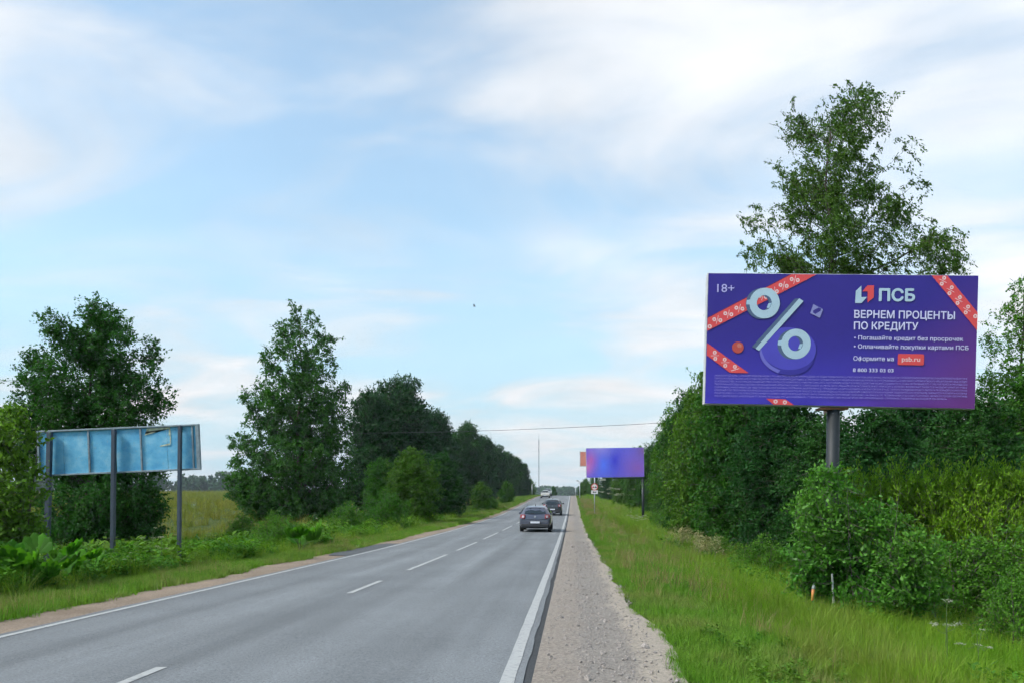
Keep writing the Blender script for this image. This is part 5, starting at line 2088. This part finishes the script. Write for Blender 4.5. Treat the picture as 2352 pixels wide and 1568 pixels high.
def car(label, X, Y, heading, paint, sx=1.0, sz=1.0, sl=1.0, roofpaint=None, rails=True, group='cars on the road', facing=1):
    z = float(zroad(xy2st(X, Y)[0])) + .032 - .012 * abs(xy2st(X, Y)[1] + 3.9)
    s0 = xy2st(X, Y)[0]
    pitch = math.atan2(float(zroad(s0 + 3) - zroad(s0 - 3)), 6.0) * facing
    o = thing('car', label, 'car', (X, Y, z), (pitch, 0, heading), group)
    o.scale = (sx, sl, sz)
    # stations: y, z bottom, z belt, z top, half width, half roof width
    ST = [(.00, .34, .60, .63, .74, .62), (.03, .27, .80, .86, .84, .66), (.12, .25, .93, 1.02, .885, .66), (.33, .19, .97, 1.33, .90, .575), (.52, .19, .97, 1.445, .90, .555),
          (1.5, .19, .96, 1.48, .905, .57), (2.4, .19, .95, 1.44, .905, .56), (3.05, .19, .94, 1.10, .90, .64), (3.35, .19, .92, .97, .90, .72), (3.95, .20, .78, .84, .86, .66), (4.18, .26, .66, .70, .80, .58), (4.26, .34, .56, .60, .70, .52)]
    V, F = [], []
    ring_n = None
    for (y, zb, zl, zt, w, rw_) in ST:
        half = [(0, zb), (w * .72, zb), (w * .95, zb + .08), (w, zb + (zl - zb) * .55), (w * .985, zl), (rw_ + (w * .985 - rw_) * .45, zl + (zt - zl) * .55), (rw_, zt - (zt - zl) * .12), (rw_ * .78, zt), (0, zt + .008)]
        full = [(x, zz) for x, zz in half] + [(-x, zz) for x, zz in reversed(half[1:-1])]
        ring_n = len(full)
        V += [(x, y, zz) for x, zz in full]
    n = ring_n
    for i in range(len(ST) - 1):
        for k in range(n):
            k2 = (k + 1) % n
            F.append((i * n + k, (i + 1) * n + k, (i + 1) * n + k2, i * n + k2))
    F.append(tuple(range(n)))
    F.append(tuple(reversed(range((len(ST) - 1) * n, len(ST) * n))))
    me = bpy.data.meshes.new('body')
    me.from_pydata(V, [], F)
    me.materials.append(paint)
    me.polygons.foreach_set('use_smooth', [True] * len(F))
    body = link(bpy.data.objects.new('body', me), o)
    sb = body.modifiers.new('smooth', 'SUBSURF')
    sb.levels = 2
    sb.render_levels = 2

    def panel_(name, pts, mat, par=None):
        """panel of a few points with a little thickness towards the inside"""
        mb = MB()
        mb.poly(pts)
        return mb.build(name, mat, par or o)
    # rear window, curved over three columns
    rwm = MB()
    cols = [(-.60, .03), (-.30, 0), (.30, 0), (.60, .03)]
    for (a, da), (b_, db) in zip(cols[:-1], cols[1:]):
        ka, kb = .84, .84
        rwm.poly([(a, .085 + da, 1.035 - (.0 if abs(a) > .5 else .02)), (b_, .085 + db, 1.035 - (.0 if abs(b_) > .5 else .02)), (b_ * kb, .365 + db, 1.345), (a * ka, .365 + da, 1.345)])
    win = rwm.build('rear_window', M['glass_dark'], o)
    MB().tube([(-.02, .07, 1.03), (-.32, .10, 1.06)], .012, 5).build('wiper', M['black_paint'], win)
    ws = MB()
    for (a, da), (b_, db) in zip(cols[:-1], cols[1:]):
        ws.poly([(b_ * 1.12, 3.20 - db, 1.04), (a * 1.12, 3.20 - da, 1.04), (a * .92, 2.56 - da, 1.385), (b_ * .92, 2.56 - db, 1.385)])
    ws.build('windscreen', M['glass_dark'], o)
    for sg in (-1, 1):
        MB().poly([(sg * (.875), .62, 1.0), (sg * .875, 2.75, 1.0), (sg * .70, 2.35, 1.36), (sg * .70, .72, 1.36)][::sg]).build('side_window', M['glass_dark'], o)
        tl_ = MB().box(-.16, .16, -.04, .10, -.125, .125)
        tl = tl_.build('tail_light', M['light_red'], o, bevel=.05)
        tl.location = (sg * .70, .06, .87)
        tl.rotation_euler = (-.25, 0, sg * .45)
        ins = MB().box(-.07, .07, -.055, -.02, -.07, .06).build('reversing_lamp', M['light_white'], tl, bevel=.02)
        ins.location = (-sg * .05, 0, -.01)
        hl = MB().box(-.17, .17, -.06, .06, -.075, .075).build('headlight', M['light_white'], o, bevel=.05)
        hl.location = (sg * .60, 4.06, .70)
        hl.rotation_euler = (.2, 0, -sg * .45)
        mr_ = MB().box(-.10, .10, -.05, .06, -.065, .065).build('mirror', paint, o, bevel=.04)
        mr_.location = (sg * 1.0, 2.72, 1.02)
        if rails:
            MB().tube([(sg * .55, .60, 1.44), (sg * .555, .75, 1.52), (sg * .56, 2.1, 1.535), (sg * .55, 2.3, 1.45)], .018, 6).build('roof_rail', M['chrome'], o, True)
        for yy in (.78, 3.42):
            wh = thing_part('wheel', o)
            wh.location = (sg * .79, yy, .315)
            ty = MB()
            prof = [(-.10, .20), (-.10, .29), (-.075, .315), (.075, .315), (.10, .29), (.10, .20)]
            for k in range(24):
                a0, a1 = 6.28318 * k / 24, 6.28318 * (k + 1) / 24
                for (x0_, r0_), (x1_, r1_) in zip(prof[:-1], prof[1:]):
                    ty.poly([(x0_, r0_ * math.cos(a0), r0_ * math.sin(a0)), (x1_, r1_ * math.cos(a0), r1_ * math.sin(a0)), (x1_, r1_ * math.cos(a1), r1_ * math.sin(a1)), (x0_, r0_ * math.cos(a1), r0_ * math.sin(a1))])
            ty.build('tyre', M['tyre'], wh)
            rm = MB()
            rm.tube([(-.085, 0, 0), (.085, 0, 0)], .2, 20)
            rm.build('rim', M['rim'], wh)
    bp = MB().box(-.80, .80, -.045, .16, .235, .47).build('rear_bumper', M['plastic'], o, bevel=.07)
    pr = MB()
    pr.poly([(-.36, -.048, .475), (.36, -.048, .475), (.27, -.03, .63), (-.27, -.03, .63)])
    pr.build('plate_recess', M['plastic'], o)
    pt = MB().box(-.26, .26, -.062, -.05, .495, .605).build('number_plate', M['plate_white'], o)
    MB().box(-.80, .80, -.018, .03, .71, .735).build('boot_crease', M['chrome'] if False else paint, o, bevel=.01)
    MB().tube([(0, .02, .86), (0, .0, .86)], .055, 16).build('emblem', M['chrome'], o)
    MB().tube([(0, .62, 1.46), (0, .55, 1.56)], [.025, .012], 6).build('aerial', M['black_paint'], o)
    MB().box(-.62, .62, 4.17, 4.28, .22, .44).build('front_grille', M['plastic'], o, bevel=.03)
    MB().box(-.26, .26, 4.275, 4.29, .47, .57).build('front_plate', M['plate_white'], o)
    return o


def thing_part(name, parent):
    e = bpy.data.objects.new(name, None)
    e.empty_display_size = .1
    return link(e, parent)


P1 = plain('dark_slate_car_paint', (.085, .092, .125), .28, .35, .05, 2, coat=.8)
P2 = plain('charcoal_car_paint', (.036, .042, .048), .28, .3, .05, 2, coat=.8)
P3 = plain('beige_silver_car_paint', (.42, .40, .34), .3, .4, .05, 2, coat=.8)
P4 = plain('grey_car_paint', (.16, .17, .18), .3, .4, .05, 2, coat=.8)
hd = -ALPHA
car('slate grey estate car driving away, nearest car on the road', PX(1229, 42.5), 42.5, hd, P1, 1.0, 1.0)
car('charcoal crossover driving away in front of the slate estate car', PX(1268.5, 74), 74.0, hd, P2, 1.03, 1.09, 1.0, rails=False)
x3, y3 = st2xy(147.0, -5.3)
car('beige silver oncoming car coming over the crest', x3 + 4.2 * SA, y3 + 4.2 * CA, hd + math.pi, P3, .98, 1.02, 1.0, rails=False, facing=-1)
x4, y4 = st2xy(166.0, -5.5)
car('grey taller oncoming car just behind the beige one', x4 + 4.2 * SA, y4 + 4.2 * CA, hd + math.pi, P4, 1.02, 1.16, 1.0, facing=-1)

# ------------------------------------------------------------------ the air: a thin even haze round the whole scene
hm, HN, HL, hb_ = new_mat('haze')
HN.remove(hb_)
pv = HN.new('ShaderNodeVolumePrincipled')
pv.inputs['Color'].default_value = (.80, .90, 1.0, 1)
pv.inputs['Density'].default_value = 0.0002
pv.inputs['Anisotropy'].default_value = 0.2
HL.new(pv.outputs[0], [n for n in HN if n.type == 'OUTPUT_MATERIAL'][0].inputs['Volume'])
hz_ = MB().box(-2700, 2700, -200, 2700, -10.5, 72).build('haze', hm)
tag(hz_, 'thin bluish haze over the whole landscape', 'haze', kind='stuff')
